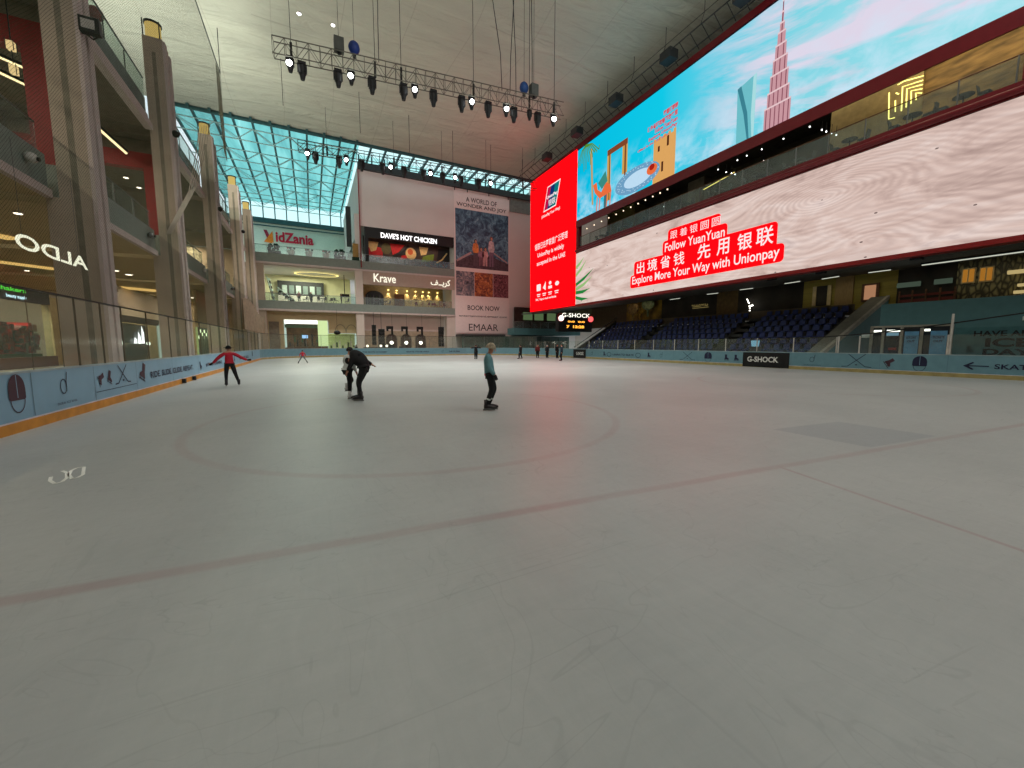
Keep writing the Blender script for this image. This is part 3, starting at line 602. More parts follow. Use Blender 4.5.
m = MB(); m.box(6.2, 7.0, BY - .1, BY + .5, 15.0, 17.0, mat('tan_box', (150, 120, 60), .6)); m.build('box', t); m = MB(); m.box(6.1, 7.1, BY - .15, BY + .55, 14.5, 15.0, hedge); m.build('base', t)

# right-hand mezzanine behind the scoreboard
t = thing('balcony', 'low teal-fronted mezzanine with dark railing beside the banner', 'balcony', (34, 59, 3.3))
tealw = mat('teal_wall', (72, 112, 116), .6, noise=.04)
m = MB(); m.box(30.2, 44, 59, 61.2, 3.3, 4.4, tealw); m.box(33.2, 44, 61.2, 65.9, 3.3, 4.4, tealw); m.box(22.4, 30.2, 62, 65.8, 3.1, 3.4, dkgrey); m.build('floor_slab', t)
m = MB(); m.cyl((30.3, 59.1, 5.5), (44, 59.1, 5.5), .03, steel, 5); m.build('handrail', t)
m = MB(); m.box(30.3, 44, 59.1, 59.13, 4.4, 5.45, GLD); m.build('glass_rail', t)
for k in range(9): m = MB(); x = 30.4 + 1.7 * k; m.box(x - .03, x + .03, 59.05, 59.12, 4.4, 5.5, steel); m.build('post', t)
greenp = mat('green_glass_wall', (62, 84, 78), .4, noise=.15, scale=.7)
m = MB(); m.box(22.4, 44, 62.5, 62.7, 0, 3.1, greenp); m.box(33.4, 48, 64.8, 65, 4.4, 8.5, mat('dim_brown', (44, 34, 28), .7, noise=.4, scale=.7)); struct(m, 'wall_corner')
m = MB()
for k in range(12): x = 22.6 + 1.9 * k; m.box(x - .05, x + .05, 62.4, 62.5, 0, 3.1, mat('mullion', (92, 110, 104), .5))
struct(m, 'trim_8')
m = MB()
for k, x in enumerate((35.2, 37.6, 40.4)): m.box(x, x + 1.9, 64.6, 64.75, 6.2, 7.6, emi('mint_lit', (130, 160, 110), .35))
struct(m, 'window_4')

# ------------------------------------------------------------------ left facade
gold = emi('gold_lamp_glow', (236, 206, 120), .75)
PIL = [(20.45, 21.35, -6.85), (30.7, 31.8, -6.75), (42.4, 43.6, -6.65), (54.3, 55.6, -6.5), (63.4, 64.8, -6.35)]
where = ['nearest the camera', 'second from the camera', 'third from the camera, draped in gathered net', 'fourth from the camera', 'farthest from the camera, beside the far balconies']
for k, (y0, y1, xf) in enumerate(PIL):
    top = 18.9 + .1 * k
    t = thing('stone_pillar', 'tall beige stone pillar with glowing gold cap, ' + where[k], 'pillar', (xf - .6, y0, 0))
    m = MB(); m.box(xf - 1.0, xf - .12, y0, y1, 6.9, top, stone); m.build('shaft', t); m = MB(); m.box(xf - 1.35, xf - .12, y0, y1, -.02, 6.9, stone); m.build('base_shaft', t)
    m = MB(); m.box(xf - .62, xf - .45, y0 - .012, y0 + .02, 0, top - .8, stone_dk); m.build('groove', t)
    m = MB(); m.box(xf - .12, xf, y0 - .03, y0 + .38, -.02, top - .1, trimw); m.box(xf - .12, xf, y1 - .32, y1 + .02, -.02, top - .4, trimw); m.build('edge_trim', t)
    m = MB(); m.cyl((xf - .62, y0 + .6, top), (xf - .62, y0 + .6, top + .95), .36, gold, 14); m.build('lamp_cap', t)
    m = MB(); m.cyl((xf - .62, y0 + .6, top + .95), (xf - .62, y0 + .6, top + 1.05), .42, dark, 14)
    m.cyl((xf - .62, y0 + .6, top + .0), (xf - .62, y0 + .6, top + .06), .42, dark, 14); m.cyl((xf - .25, y0 + .2, top), (xf - .25, y0 + .2, top + 1), .03, dark, 5); m.cyl((xf - .99, y0 + .2, top), (xf - .99, y0 + .2, top + 1), .03, dark, 5); m.build('cage', t)
BAY = [(6.0, 20.4), (21.4, 30.65), (31.85, 42.35), (43.65, 54.25), (55.65, 63.35)]
bw = ['before the nearest pillar', 'between the nearest and second pillars', 'between the second and third pillars', 'between the third and fourth pillars', 'between the fourth and farthest pillars']
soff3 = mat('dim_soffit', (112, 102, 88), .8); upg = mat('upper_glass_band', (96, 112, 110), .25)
for k, (y0, y1) in enumerate(BAY):
    xf = -8 + .012 * ((y0 + y1) / 2 - 21)
    t = thing('balcony', 'grey middle balcony with glass rail ' + bw[k], 'balcony', (xf, y0, 6.85))
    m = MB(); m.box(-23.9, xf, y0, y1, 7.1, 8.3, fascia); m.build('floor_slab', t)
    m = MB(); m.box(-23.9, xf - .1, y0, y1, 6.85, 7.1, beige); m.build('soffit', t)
    m = MB(); m.box(xf - .1, xf + .1, y0, y1, 6.83, 7.12, trimw); m.build('edge_trim', t)
    m = MB(); m.box(xf - .2, xf - .17, y0, y1, 8.3, 9.3, GLD); m.build('glass_rail', t)
    m = MB(); m.cyl((xf - .18, y0, 9.35), (xf - .18, y1, 9.35), .035, steel, 6); m.build('handrail', t)
    n = 4
    for j in range(1, n): y = y0 + (y1 - y0) * j / n; m = MB(); m.box(xf - .22, xf - .15, y - .02, y + .02, 8.3, 9.35, steel); m.build('post', t)
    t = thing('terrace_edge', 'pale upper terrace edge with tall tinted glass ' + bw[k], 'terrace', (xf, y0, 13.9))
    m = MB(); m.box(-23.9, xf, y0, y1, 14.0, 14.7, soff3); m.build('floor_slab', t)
    m = MB(); m.box(xf, xf + .35, y0, y1, 13.9, 14.25, trimw); m.box(xf, xf + .18, y0, y1, 14.25, 14.7, trimw); m.build('edge_trim', t)
    m = MB(); m.box(xf + .05, xf + .1, y0, y1, 14.7, 15.6, upg); m.build('spandrel', t)
    m = MB(); m.box(xf + .06, xf + .09, y0, y1, 15.6, 16.6, GLD); m.build('glass_rail', t)
    m = MB(); m.cyl((xf + .08, y0, 16.65), (xf + .08, y1, 16.65), .04, dark, 6); m.build('handrail', t)
    for j in range(1, 4): y = y0 + (y1 - y0) * j / 4; m = MB(); m.box(xf, xf + .04, y - .03, y + .03, 15.6, 16.65, dark); m.build('post', t)
    m = MB(); m.ball((xf + .16, y1 - 1.2, 7.75), .17, MATS['pale_post'] if k % 2 == 0 else steel, 10, 6); m.cyl((xf + .1, y1 - 1.2, 7.75), (xf + .36, y1 - 1.2, 7.72), .07, black, 8)
    tag(m.build('security_camera', loc=(xf + .16, y1 - 1.2, 7.75)), 'round security camera on the grey balcony ' + bw[k], 'camera')
lw = mat('left_inner_wall', (170, 152, 122), .8, noise=.05)
m = MB(); m.box(-23.9, -8.2, 63.5, 63.8, 0, 14, lw); struct(m, 'wall_concourse')
# cross portals painted red at the ends of the balcony bays
for k, (yp, x1, z1, zb, lab) in enumerate(((21.9, -8.05, 13.45, 12.5, 'dark red portal frame behind the nearest pillar'), (32.6, -7.75, 13.25, 12.35, 'dark red portal frame behind the second pillar'))):
    t = thing('red_portal', lab, 'portal', (x1 - 2, yp, 8.3))
    m = MB(); m.box(x1 - .95, x1, yp, yp + .5, 8.3, z1, redp); m.build('post', t)
    m = MB(); m.box(-23.5, x1 - .95, yp, yp + .5, zb, z1, redp); m.build('beam', t)
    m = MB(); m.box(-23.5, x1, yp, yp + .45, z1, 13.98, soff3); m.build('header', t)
# lit strips, pendants, downlights of the left side
strip = emi('strip_light', (255, 232, 170), 2.2); covel = emi('cove_gold', (250, 205, 120), 1.0)
def strip_lamp(p, q, r, label, group, em=strip, name='linear_lamp', up=.1):
    t = thing(name, label, 'ceiling lamp', p, group)
    m = MB(); m.tube([p, q], r, em, 5); m.build('tube', t)
    d = (Vector(q) - Vector(p)).normalized() * .05
    m = MB(); m.tube([Vector(p) - d + Vector((0, 0, up)), Vector(q) + d + Vector((0, 0, up))], r * 1.5, dark, 5); m.build('housing', t)
    return t
for a, b, l in (((-6, 55), (31, 71), 'upper slanting strip lamp over the near balcony'), ((-6, 70), (34, 89), 'lower slanting strip lamp over the near balcony')):
    strip_lamp(at_z(*a, 13.2), at_z(*b, 13.2), .05, l, 'strip lamps over the left balconies')
strip_lamp(at_z(99, 129, 12.9), at_z(126, 153, 12.9), .08, 'slanting strip lamp between the nearest and second pillars', 'strip lamps over the left balconies')
strip_lamp(at_y(-5, 103, 34), at_y(29, 96, 34), .09, 'rising strip lamp behind the near red portal', 'strip lamps over the left balconies')
strip_lamp(at_y(20, 122.5, 34), at_y(38, 120, 34), .09, 'short low strip lamp behind the near red portal', 'strip lamps over the left balconies')
for k, (px, py) in enumerate(((11, 46), (14, 70))):
    p = at_y(px, py, 19.5); t = thing('pendant_lantern', ['upper square glowing pendant lantern by the near red portal', 'lower square glowing pendant lantern by the near red portal'][k], 'pendant lamp', p)
    m = MB(); m.box(p[0] - .08, p[0] + .08, p[1] - .08, p[1] + .08, p[2] - .13, p[2] + .13, emi('lantern_glow', (244, 214, 150), 1.1)); m.build('lamp_body', t)
    m = MB()
    for sx in (-1, 1):
        for sy in (-1, 1): m.box(p[0] + sx * .09 - .008, p[0] + sx * .09 + .008, p[1] + sy * .09 - .008, p[1] + sy * .09 + .008, p[2] - .16, p[2] + .17, dark)
    m.cyl((p[0], p[1], p[2] + .2), (p[0], p[1], 13.9), .015, dark, 4); m.build('frame', t)
for a, b, l in (((-6, 236), (14, 240), 'short gold light cove in the near ground floor ceiling'), ((-6, 262), (57, 270), 'long gold light cove in the near ground floor ceiling'), ((115, 287.5), (158, 291.5), 'long gold light cove beyond the nearest pillar'), ((143, 299), (160, 302), 'short gold light cove beyond the nearest pillar')):
    p, q = at_z(*a, 6.75), at_z(*b, 6.75); d = (Vector(q) - Vector(p)); n = Vector((-d.y, d.x, 0)).normalized() * (.34 if a[0] < 0 else .7)
    m = MB(); m.hexa([Vector(p) - n, Vector(q) - n, Vector(q) + n, Vector(p) + n], [Vector(p) - n + Vector((0, 0, .08)), Vector(q) - n + Vector((0, 0, .08)), Vector(q) + n + Vector((0, 0, .08)), Vector(p) + n + Vector((0, 0, .08))], covel)
    tag(m.build('light_cove', loc=p), l, 'cove light')
dl = emi('downlight_glow', (255, 244, 214), 4)
def downlight(p, r, label, group, em=dl):
    m = MB(); m.cyl(p, (p[0], p[1], p[2] + .05), r, em, 10); m.cyl((p[0], p[1], p[2] + .02), (p[0], p[1], p[2] + .07), r * 1.3, plaster, 10)
    return tag(m.build('downlight', loc=p), label, 'downlight', group)
for q in ((18, 214), (61, 223), (27, 271), (115, 271), (129, 275), (193, 298), (193, 305), (228, 314), (228, 318)):
    downlight(at_z(*q, 6.76), .12 if q[0] < 100 else .2, 'small round downlight in the ground floor ceiling of the left side', 'ground floor downlights, left side')
for q in ((126, 178), (139, 188), (118, 166)): downlight(at_z(*q, 13.85), .14, 'small round downlight over the balcony beyond the nearest pillar', 'balcony downlights beyond the nearest pillar')
# round lamps on the terrace edges
p = (-6.85, 20.6, 13.1); t = thing('floodlight', 'black floodlight bracketed to the front of the nearest pillar', 'floodlight', p)
m = MB(); m.box(-6.85, -6.3, 20.35, 20.6, 12.75, 13.25, black); m.build('body', t); m = MB(); m.box(-6.78, -6.42, 20.33, 20.35, 12.85, 13.15, mat('lamp_glass', (170, 165, 160), .2)); m.build('lens', t)
m = MB(); m.tube([(-6.9, 20.6, 12.9), (-6.6, 20.7, 12.7), (-6.3, 20.6, 12.9)], .03, black); m.build('bracket', t)
p = at_x(104, 16, -7.95); t = thing('beacon_lamp', 'dark red round lamp on a stalk behind the upper terrace rail', 'lamp', (p[0] - .3, p[1], p[2] - .5))
m = MB(); m.ball((p[0] - .3, p[1], p[2]), .3, redp, 12, 8); m.build('lamp_head', t); m = MB(); m.cyl((p[0] - .3, p[1], 14.7), (p[0] - .3, p[1], p[2]), .05, dark, 6); m.build('stalk', t)
for k in (1, 2, 3): # black spot heads at pillar fronts
    y0, y1, xf = PIL[k]; z = (11.5, 13.2, 14.3)[k - 1] if k > 1 else 14.0
    m = MB(); m.ball((xf + .15, y0 + .1, z), .2, black, 8, 6); m.cyl((xf, y0 + .3, z), (xf + .15, y0 + .1, z), .05, black, 6); tag(m.build('spot_head', loc=(xf + .15, y0 + .1, z)), 'small black spotlight on the front of the pillar ' + where[k].split(',')[0], 'spotlight')
# hanging mirrored sign
t = thing('hanging_sign', 'glowing white four-letter sign seen back to front, near pillar', 'sign', (-6.6, 16.7, 4.3))
m = MB(); SM = lambda a, b, d=0: (-6.6 + d, a, b)
p0 = at_x(14, 239.5, -6.6); m.text('ALDO', SM, 18.5, 4.12, 14.85, 4.52, emi('sign_glow', (255, 255, 225), 1.3), .02, 0); m.build('lettering', t)
m = MB()
for y in (15.2, 18.0): m.cyl((-6.62, y, 4.5), (-6.62, y, 6.9), .006, steel, 4)
m.build('cable', t)
# ground floor shop with red display
t = thing('shopfront', 'dark shopfront with red goods and green lit sign, near left', 'shopfront', (-18, 37, 0))
m = MB(); m.box(-18.4, -18, 30, 43.8, 4.7, 5.6, dkgrey); m.box(-18.5, -18, 43.8, 45.6, 0, 5.3, mat('cream_pier', (196, 176, 128), .6)); m.box(-18.3, -17.9, 30, 43.8, 0, .75, wood); m.build('frame', t)
m = MB(); m.box(-18.12, -18.09, 30, 43.8, .75, 4.7, GLD); m.build('pane', t)
SN = lambda a, b, d=0: (-18 + d, a, b)
m = MB(); m.text('shakers', SN, 38.0, 5.25, 40.9, 5.55, emi('sign_green', (90, 220, 70), 1.1), .02, .05); m.build('green_lettering', t)
m = MB(); m.text('beauty supply', SN, 38.8, 4.75, 40.9, 5.05, emi('sign_pale_blue', (210, 245, 255), 1.6), .02, .05); m.build('pale_lettering', t)
m = MB(); rr = [mat('goods_red', (190, 30, 24), .6, noise=.3), mat('goods_brown', (70, 36, 28), .6), mat('goods_dk_red', (84, 14, 14), .6), mat('goods_pink', (150, 110, 100), .6)]
for k in range(230):
    y = 31.5 + random.random() * 12; z = .95 + random.random() * 1.8; m.box(-19.6 - random.random(), -18.8, y, y + .2 + random.random() * .45, z, z + .2 + random.random() * .4, rr[int(random.random() ** 1.5 * 4)])
m.box(-21.5, -21.4, 30, 43.8, .8, 4.7, mat('shop_green_dim', (60, 70, 44), .7, noise=.5)); m.box(-20, -18.6, 31, 43.5, .4, .95, mat('foliage', ())); tag(m.build('goods_display', t), kind='stuff')
# dark sportswear shop with white three-bar mark
t = thing('shopfront', 'black sportswear shopfront with white three-bar mark', 'shopfront', (-15, 51, 0))
SM = lambda a, b, d=0: (-15 + d, a, b)
m = MB(); m.box(-15.3, -15, 45.8, 59, 3.7, 4.3, dkgrey); m.box(-17, -16.8, 45.8, 59, 0, 3.8, mat('shop_dark', (46, 48, 50), .6, noise=.4)); m.box(-15.3, -15, 45.8, 59, 4.3, 6.8, plaster); m.box(-15.3, -14.9, 45.4, 45.8, 0, 6.8, stone); m.build('frame', t)
m = MB(); m.box(-15.1, -15.07, 45.8, 56.4, 0, 3.7, GLD); m.build('pane', t)
w8 = emi('mark_white', (255, 255, 255), 1.8)
for q, (a, h) in enumerate(((49.2, .6), (50.15, 1.15), (51.1, 1.75))): m = MB(); m.art(SM, [(a, 1.75), (a + .8, 1.75), (a + .8, 1.75 + h * .6), (a + .3, 1.75 + h)], w8, .06); m.build('emblem_bar', t)
for q, (a, b) in enumerate(((46.8, 1.6), (48.5, 1.7), (53.0, 1.8), (55.2, 1.65))): m = MB(); m.ball((-15.6, a, b + .1), .2, emi('globe_soft', (255, 250, 235), 2), 10, 6); m.build('globe_lamp', t)
m = MB(); m.box(-15.2, -14.95, 56.6, 58.6, 0, 3.9, emi('lit_pale_panel', (190, 205, 185), .6)); m.build('lit_panel', t)
# farther ground floor shops glowing pale green
for k, (y0, y1) in enumerate(((46.8, 54), (55.8, 63))):
    t = thing('shopfront', ['pale green lit shopfront behind the fourth pillar', 'pale green lit shopfront by the far left corner'][k], 'shopfront', (-9.5, y0, 0))
    m = MB(); m.box(-9.7, -9.5, y0, y1, 3.3, 6.8, beige); m.box(-9.7, -9.5, y0, y1, 0, .5, stone_dk); m.build('frame', t)
    m = MB(); m.box(-9.75, -9.65, y0, y1, .5, 3.3, emi('lit_mint', (176, 190, 120), .55)); m.build('lit_window', t)
    m = MB()
    for q in range(9): y = y0 + .3 + q * .78; m.box(-9.64, -9.5, y, y + .07, .5, 3.3, steel)
    for q in range(12): y = y0 + .3 + q * .55; m.box(-9.64, -9.55, y, y + .3, 2.2 + .3 * ((q * 5) % 3), 2.5 + .3 * ((q * 5) % 3), emi('mint_bright', (226, 246, 190), 1.6))
    m.build('mullion', t)
# safety net hung in front of the pillars
net = net_mat('net_cord', 1, .10, .009, (48, 58, 44), .2)
t = thing('safety_net', 'fine safety net hung from a cable before the left pillars', 'safety net', (-6.3, 30, 14))
m = MB(); N = 40; ys = [6 + 40 * k / N for k in range(N + 1)]
vs = []
for y in ys:
    for q in range(9): z = 3 + 23.1 * q / 8; vs.append((-6.3 + .05 * math.sin(y * 1.9 + q), y, z))
m.add(vs, [(i * 9 + j, (i + 1) * 9 + j, (i + 1) * 9 + j + 1, i * 9 + j + 1) for i in range(N) for j in range(8)], net, True); m.build('mesh', t)
m = MB(); m.cyl((-6.3, 6, 26.1), (-6.3, 46, 26.1), .04, dark, 5); m.cyl((-6.3, 46, 26.1), (-6.3, 46, 29.9), .03, dark, 5); m.build('cable', t)
foldm = net_mat('net_folds', 1, .055, .012, (104, 100, 84), .12)
for k in range(6): # loose folds hanging at the end of the net
    m = MB(); m.tube([(-6.35, 45.8 - .28 * k, 26.05), (-6.3, 45.9 - .33 * k, 22), (-6.25 + .03 * k, 46.0 - .42 * k, 18.5)], [.02, .05, .035], foldm, 6); m.build('loose_fold', t)
t = thing('gathered_net', 'thin cords of tied-back net slanting across the third pillar', 'gathered net', at_x(190, 180, -6.2))
fm2 = net_mat('net_bundle', 1, .05, .02, (70, 60, 48), .35)
B = Vector(at_x(166, 234, -6.2))
for k in range(5):
    a = Vector(at_x(199 + 2.7 * k, 128 - 1.5 * k, -6.2)); b = B + Vector((.02 * k, .12 * k, .03 * k)); mid = (a + b) / 2 + Vector((0, .5, -.9))
    m = MB(); m.tube([a, (a * 2 + mid) / 3 + Vector((0, .1, -.15)), mid, (b * 2 + mid) / 3, b], [.012, .022, .026, .024, .02], stone_dk, 5); m.build('fold', t)
drape = mat('drape_net', (150, 134, 112), .9, noise=.1)
m = MB(); vs = []; N = 90
for k in range(N + 1):
    y = 43 + 17.5 * k / N
    for q, z in enumerate((3.05, 3.7, 4.8, 5.6 + .5 * math.sin(y * .3))): vs.append((-5.5 + .14 * math.sin(y * 5 + q * .3) * (1 - q * .2) + .02 * q, y, z))
m.add(vs, [(i * 4 + j, (i + 1) * 4 + j, (i + 1) * 4 + j + 1, i * 4 + j + 1) for i in range(N) for j in range(3)], drape, True)
tag(m.build('bunched_net', loc=(-5.5, 52, 3)), 'bunched beige net hanging over the glass before the far pillars', 'net')

# ------------------------------------------------------------------ right side LED screens
SX = 31.0
S = lambda a, b, d=0: (SX - d, a, b)
redled = emi('led_red', (255, 6, 14), 1.6)
wled = emi('led_white', (255, 238, 238), 1.0)
def sky_led():
    m = bpy.data.materials.new('led_sky'); t = NT(m); e = t.n('Emission'); x, y, z = t.sep()
    g = t.n('MapRange'); t.put(g.inputs[0], y); g.inputs[1].default_value = 43; g.inputs[2].default_value = 8
    base = t.ramp(g.outputs[0], [(0, lin((0, 188, 226))), (.4, lin((16, 200, 230))), (.75, lin((130, 214, 228))), (1, lin((160, 224, 234)))])
    mp = t.n('Mapping'); gg = t.n('NewGeometry'); t.l(gg.outputs['Position'], mp.inputs[0]); mp.inputs['Rotation'].default_value = (R(-16), 0, 0)
    mp2 = t.n('Mapping'); t.l(mp.outputs[0], mp2.inputs[0]); mp2.inputs['Scale'].default_value = (1, .1, .5)
    n = t.noise(mp2.outputs[0], 1.0, 5, .4, .6)
    c1 = t.ramp(n, [(.46, (0, 0, 0, 1)), (.6, (1, 1, 1, 1))])
    right = t.n('MapRange'); t.put(right.inputs[0], y); right.inputs[1].default_value = 26; right.inputs[2].default_value = 19
    f1 = t.m_('MULTIPLY', c1, t.m_('MULTIPLY', right.outputs[0], .95))
    n2 = t.noise(t.xyz((1, .6, .8)), .7, 6, .3, .6); low = t.n('MapRange'); t.put(low.inputs[0], z); low.inputs[1].default_value = 23; low.inputs[2].default_value = 17.3
    f2 = t.m_('MULTIPLY', t.ramp(n2, [(.45, (0, 0, 0, 1)), (.65, (1, 1, 1, 1))]), t.m_('MULTIPLY', low.outputs[0], .8))
    c = t.mix(f1, base, lin((226, 214, 232))); c = t.mix(f2, c, lin((205, 232, 248)))
    t.l(c, e.inputs[0]); e.inputs[1].default_value = 1.0; t.l(e.outputs[0], t.out.inputs[0]); return m
def sand_led():
    m = bpy.data.materials.new('led_sand'); t = NT(m); e = t.n('Emission'); x, y, z = t.sep()
    warp = t.m_('MULTIPLY', t.m_('SUBTRACT', t.noise(t.xyz((1, .16, .6)), .9, 4, .6), .5), 3.6)
    def knot(cy, cz, sx, sz):
        dy = t.m_('MULTIPLY', t.m_('SUBTRACT', y, cy), 1 / sx); dz = t.m_('MULTIPLY', t.m_('SUBTRACT', z, cz), 1 / sz)
        return t.m_('SQRT', t.m_('ADD', t.m_('MULTIPLY', dy, dy), t.m_('MULTIPLY', dz, dz)))
    k1 = knot(14.9, 11.3, 1.6, .55); k2 = knot(12.0, 8.0, 1.9, .8)
    far = t.m_('MULTIPLY', t.m_('SUBTRACT', z, t.m_('MULTIPLY', y, .12)), .8)
    k = t.m_('SMOOTH_MIN', k1, k2, 1.2); k = t.m_('SMOOTH_MIN', k, t.m_('ADD', far, -4.0), 2.5)
    ph = t.m_('MULTIPLY', t.m_('ADD', k, t.m_('MULTIPLY', warp, .3)), 24.0)
    ring = t.m_('ADD', t.m_('MULTIPLY', t.m_('SINE', ph), .5), .5)
    rip = t.m_('MULTIPLY', ring, t.m_('ADD', .25, t.m_('MULTIPLY', t.noise(t.xyz(), .35, 2), .9)))
    right = t.n('MapRange'); t.put(right.inputs[0], y); right.inputs[1].default_value = 30; right.inputs[2].default_value = 17
    n = t.noise(t.xyz((1, .3, 1.1)), .8, 7, 1.0, .62)
    c = t.ramp(n, [(.25, lin((176, 150, 142))), (.45, lin((216, 190, 180))), (.62, lin((232, 212, 204))), (.8, lin((196, 176, 174)))])
    c = t.mix(t.m_('MULTIPLY', t.m_('MULTIPLY', rip, right.outputs[0]), .3), c, lin((140, 112, 110)))
    sp = t.n('TexVoronoi'); t.l(t.xyz((1, .7, 1.3)), sp.inputs['Vector']); sp.inputs['Scale'].default_value = .9
    c = t.mix(t.m_('MULTIPLY', t.m_('LESS_THAN', sp.outputs['Distance'], .055), .8), c, lin((70, 50, 48)))
    t.l(c, e.inputs[0]); e.inputs[1].default_value = 1.0; t.l(e.outputs[0], t.out.inputs[0]); return m
SKYL, SAND = sky_led(), sand_led()
YR = -6.0
# red vertical panel
t = thing('led_display', 'tall red LED panel with white writing beside the two wide screens', 'LED screen', (SX, 48.7, 6.8))
m = MB(); m.box(SX + .01, SX + .6, 42.75, 54.6, 6.76, 26.3, dkgrey); m.box(SX + .6, SX + 2.4, 53.6, 54.6, 6.76, 26.3, dkgrey); m.build('housing', t)  # deep return at the far end added to carry the glowing end face
m = MB(); m.poly([(SX, 54.61, 6.76), (SX + 2.4, 54.61, 6.76), (SX + 2.4, 54.61, 26.25), (SX, 54.61, 26.25)], redled); m.build('end_glow', t)  # unseen glowing end face, added to cast pink onto the far wall
m = MB(); m.rect(S, 54.75, 6.75, 42.72, 26.25, redled, .0)
m.art(S, [(50.9, 20.8), (47.6, 20.8), (46.5, 24.0), (49.8, 24.0)], wled, .02)
tl = lambda u, v: (50.9 - 3.3 * u - 1.1 * v, 20.8 + 3.2 * v)
for u0, u1, c in ((.05, .3, (196, 20, 70)), (.3, .62, (20, 50, 110)), (.62, .95, (10, 120, 120))): m.art(S, [tl(u0, .05), tl(u1, .05), tl(u1, .95), tl(u0, .95)], emi('led_' + str(c[0]), c), .03)
m.text('UnionPay', S, tl(.1, .5)[0], 22.2, tl(.95, .5)[0], 22.75, wled, .04, .04); m.text('银联', S, tl(.35, .2)[0], 21.2, tl(.9, .2)[0], 22.1, wled, .01, .04)
m.text('(UnionPay Your Way)', S, 51.4, 19.95, 46.6, 20.45, wled, .03, .02)
m.text('银联已在阿联酋广泛受理', S, 53.3, 15.8, 44.7, 16.75, wled, .012, .02)
m.text('UnionPay is widely', S, 52.5, 14.5, 45.5, 15.3, wled, .02, .02); m.text('accepted in the UAE', S, 52.7, 13.3, 45.2, 14.1, wled, .02, .02)
m.rrect(S, 52.7, 9.7, 51.5, 10.7, .15, wled, .02); m.art(S, [(50.9, 10), (50.1, 9.6), (50.1, 10.9)], wled, .02); m.disc(S, 48.9, 10.5, .35, .25, wled, .02); m.rect(S, 49.4, 9.7, 48.4, 10.1, wled, .02); m.disc(S, 47.1, 10.2, .5, .3, wled, .02)
for q, x in enumerate((52.1, 50.5, 48.9, 47.2)): m.rect(S, x + .5, 9.1, x - .5, 9.25, wled, .02); m.rect(S, x + .4, 8.85, x - .4, 8.97, wled, .02)
m.text('24h, 7 days a week worldwide', S, 53.0, 8.2, 47.3, 8.6, wled, .03, .02)
m.build('display', t)
# upper wide screen
t = thing('led_screen', 'upper wide LED screen showing blue sky, towers and a golden frame', 'LED screen', (SX, 18, 17.25))
m = MB(); m.box(SX + .01, SX + .6, YR, 42.93, 17.25, 26.0, dkgrey); m.build('housing', t)
m = MB(); m.rect(S, 42.93, 17.33, YR, 26.0, SKYL, .0)
br = emi('led_tower_pink', (202, 152, 160)); brd = emi('led_tower_dark', (136, 78, 92)); brl = emi('led_tower_light', (232, 200, 204))
tiers = [(.92, 17.27, 18.9), (.76, 18.9, 19.9), (.63, 19.9, 21.0), (.5, 21.0, 22.0), (.38, 22, 22.9), (.27, 22.9, 23.7), (.16, 23.7, 24.3), (.07, 24.3, 25.0), (.03, 25.0, 25.7)]
cx = 18.35
for w, a, b in tiers:
    m.rect(S, cx + w, a, cx - w, b, br, .02)
    n = max(1, int(w * 7))
    for q in range(n): x = cx + w - 2 * w * (q + .5) / n; m.rect(S, x + .035, a, x - .035, b, brd, .03)
    m.rect(S, cx + w, b - .12, cx - w, b, brl, .04)
tw = emi('led_glass_tower', (110, 190, 200)); twd = emi('led_glass_dark', (60, 130, 146)); twl = emi('led_glass_light', (170, 222, 226))
m.art(S, [(21.4, 17.27), (20.0, 17.27), (20.0, 21.9), (21.5, 21.5)], tw, .02); m.art(S, [(21.5, 21.5), (21.2, 21.6), (20.6, 19.4), (20.35, 17.27), (20.5, 17.27), (20.9, 19.4)], twd, .03); m.art(S, [(20.0, 21.9), (20.25, 21.85), (20.3, 19), (20.15, 17.27), (20.0, 17.27)], twl, .03)
gd = emi('led_gold', (206, 160, 80)); gdd = emi('led_gold_dark', (130, 70, 40))
m.rect(S, 37.1, 18.0, 36.5, 23.3, gd, .02); m.rect(S, 34.6, 20.0, 33.8, 23.3, gd, .02); m.rect(S, 37.1, 22.9, 33.8, 23.5, gdd, .03); m.rect(S, 36.75, 18.0, 36.6, 22.9, gdd, .035); m.rect(S, 34.25, 19.5, 34.0, 22.9, gdd, .035)
rb = emi('led_ring_blue', (110, 160, 196)); rbl = emi('led_ring_light', (196, 226, 238))
m.disc(S, 32.4, 18.75, 3.2, 1.25, rb, .04, 32); m.disc(S, 32.2, 18.75, 2.0, .75, emi('led_cloud', (190, 222, 244)), .05, 32)
for q in range(46): a = q * .41; rr_ = 2.3 + .75 * random.random(); m.rect(S, 32.3 + rr_ * math.cos(a) + .06, 18.75 + rr_ * .38 * math.sin(a), 32.3 + rr_ * math.cos(a) - .1, 18.82 + rr_ * .38 * math.sin(a), rbl, .06)
fo = emi('led_fort', (222, 166, 96)); fd = emi('led_fort_dark', (80, 40, 24))
m.rect(S, 30.1, 17.27, 27.4, 21.3, fo, .03)
for x, z, h in ((29.4, 20.2, .5), (28.3, 20.3, .9), (28.9, 18.2, .9)): m.rect(S, x + .12, z, x - .12, z + h, fd, .06)
for q in range(5): m.rect(S, 30.1 - q * .6, 21.3, 29.8 - q * .6, 21.55, fo, .03)
oc = emi('led_orange', (235, 110, 60)); ot = emi('led_teal', (60, 140, 130))
m.art(S, [(39.6, 20.6), (38.9, 20.7), (38.7, 19.8), (38.0, 19.3), (37.2, 20.2), (36.4, 19.6), (36.2, 18.8), (38.3, 18.7), (39.2, 19.6)], oc, .07)
for x in (38.7, 38.2, 36.9, 36.3): m.stroke(S, [(x, 19.0), (x + .15, 17.4)], .16, oc, .07)
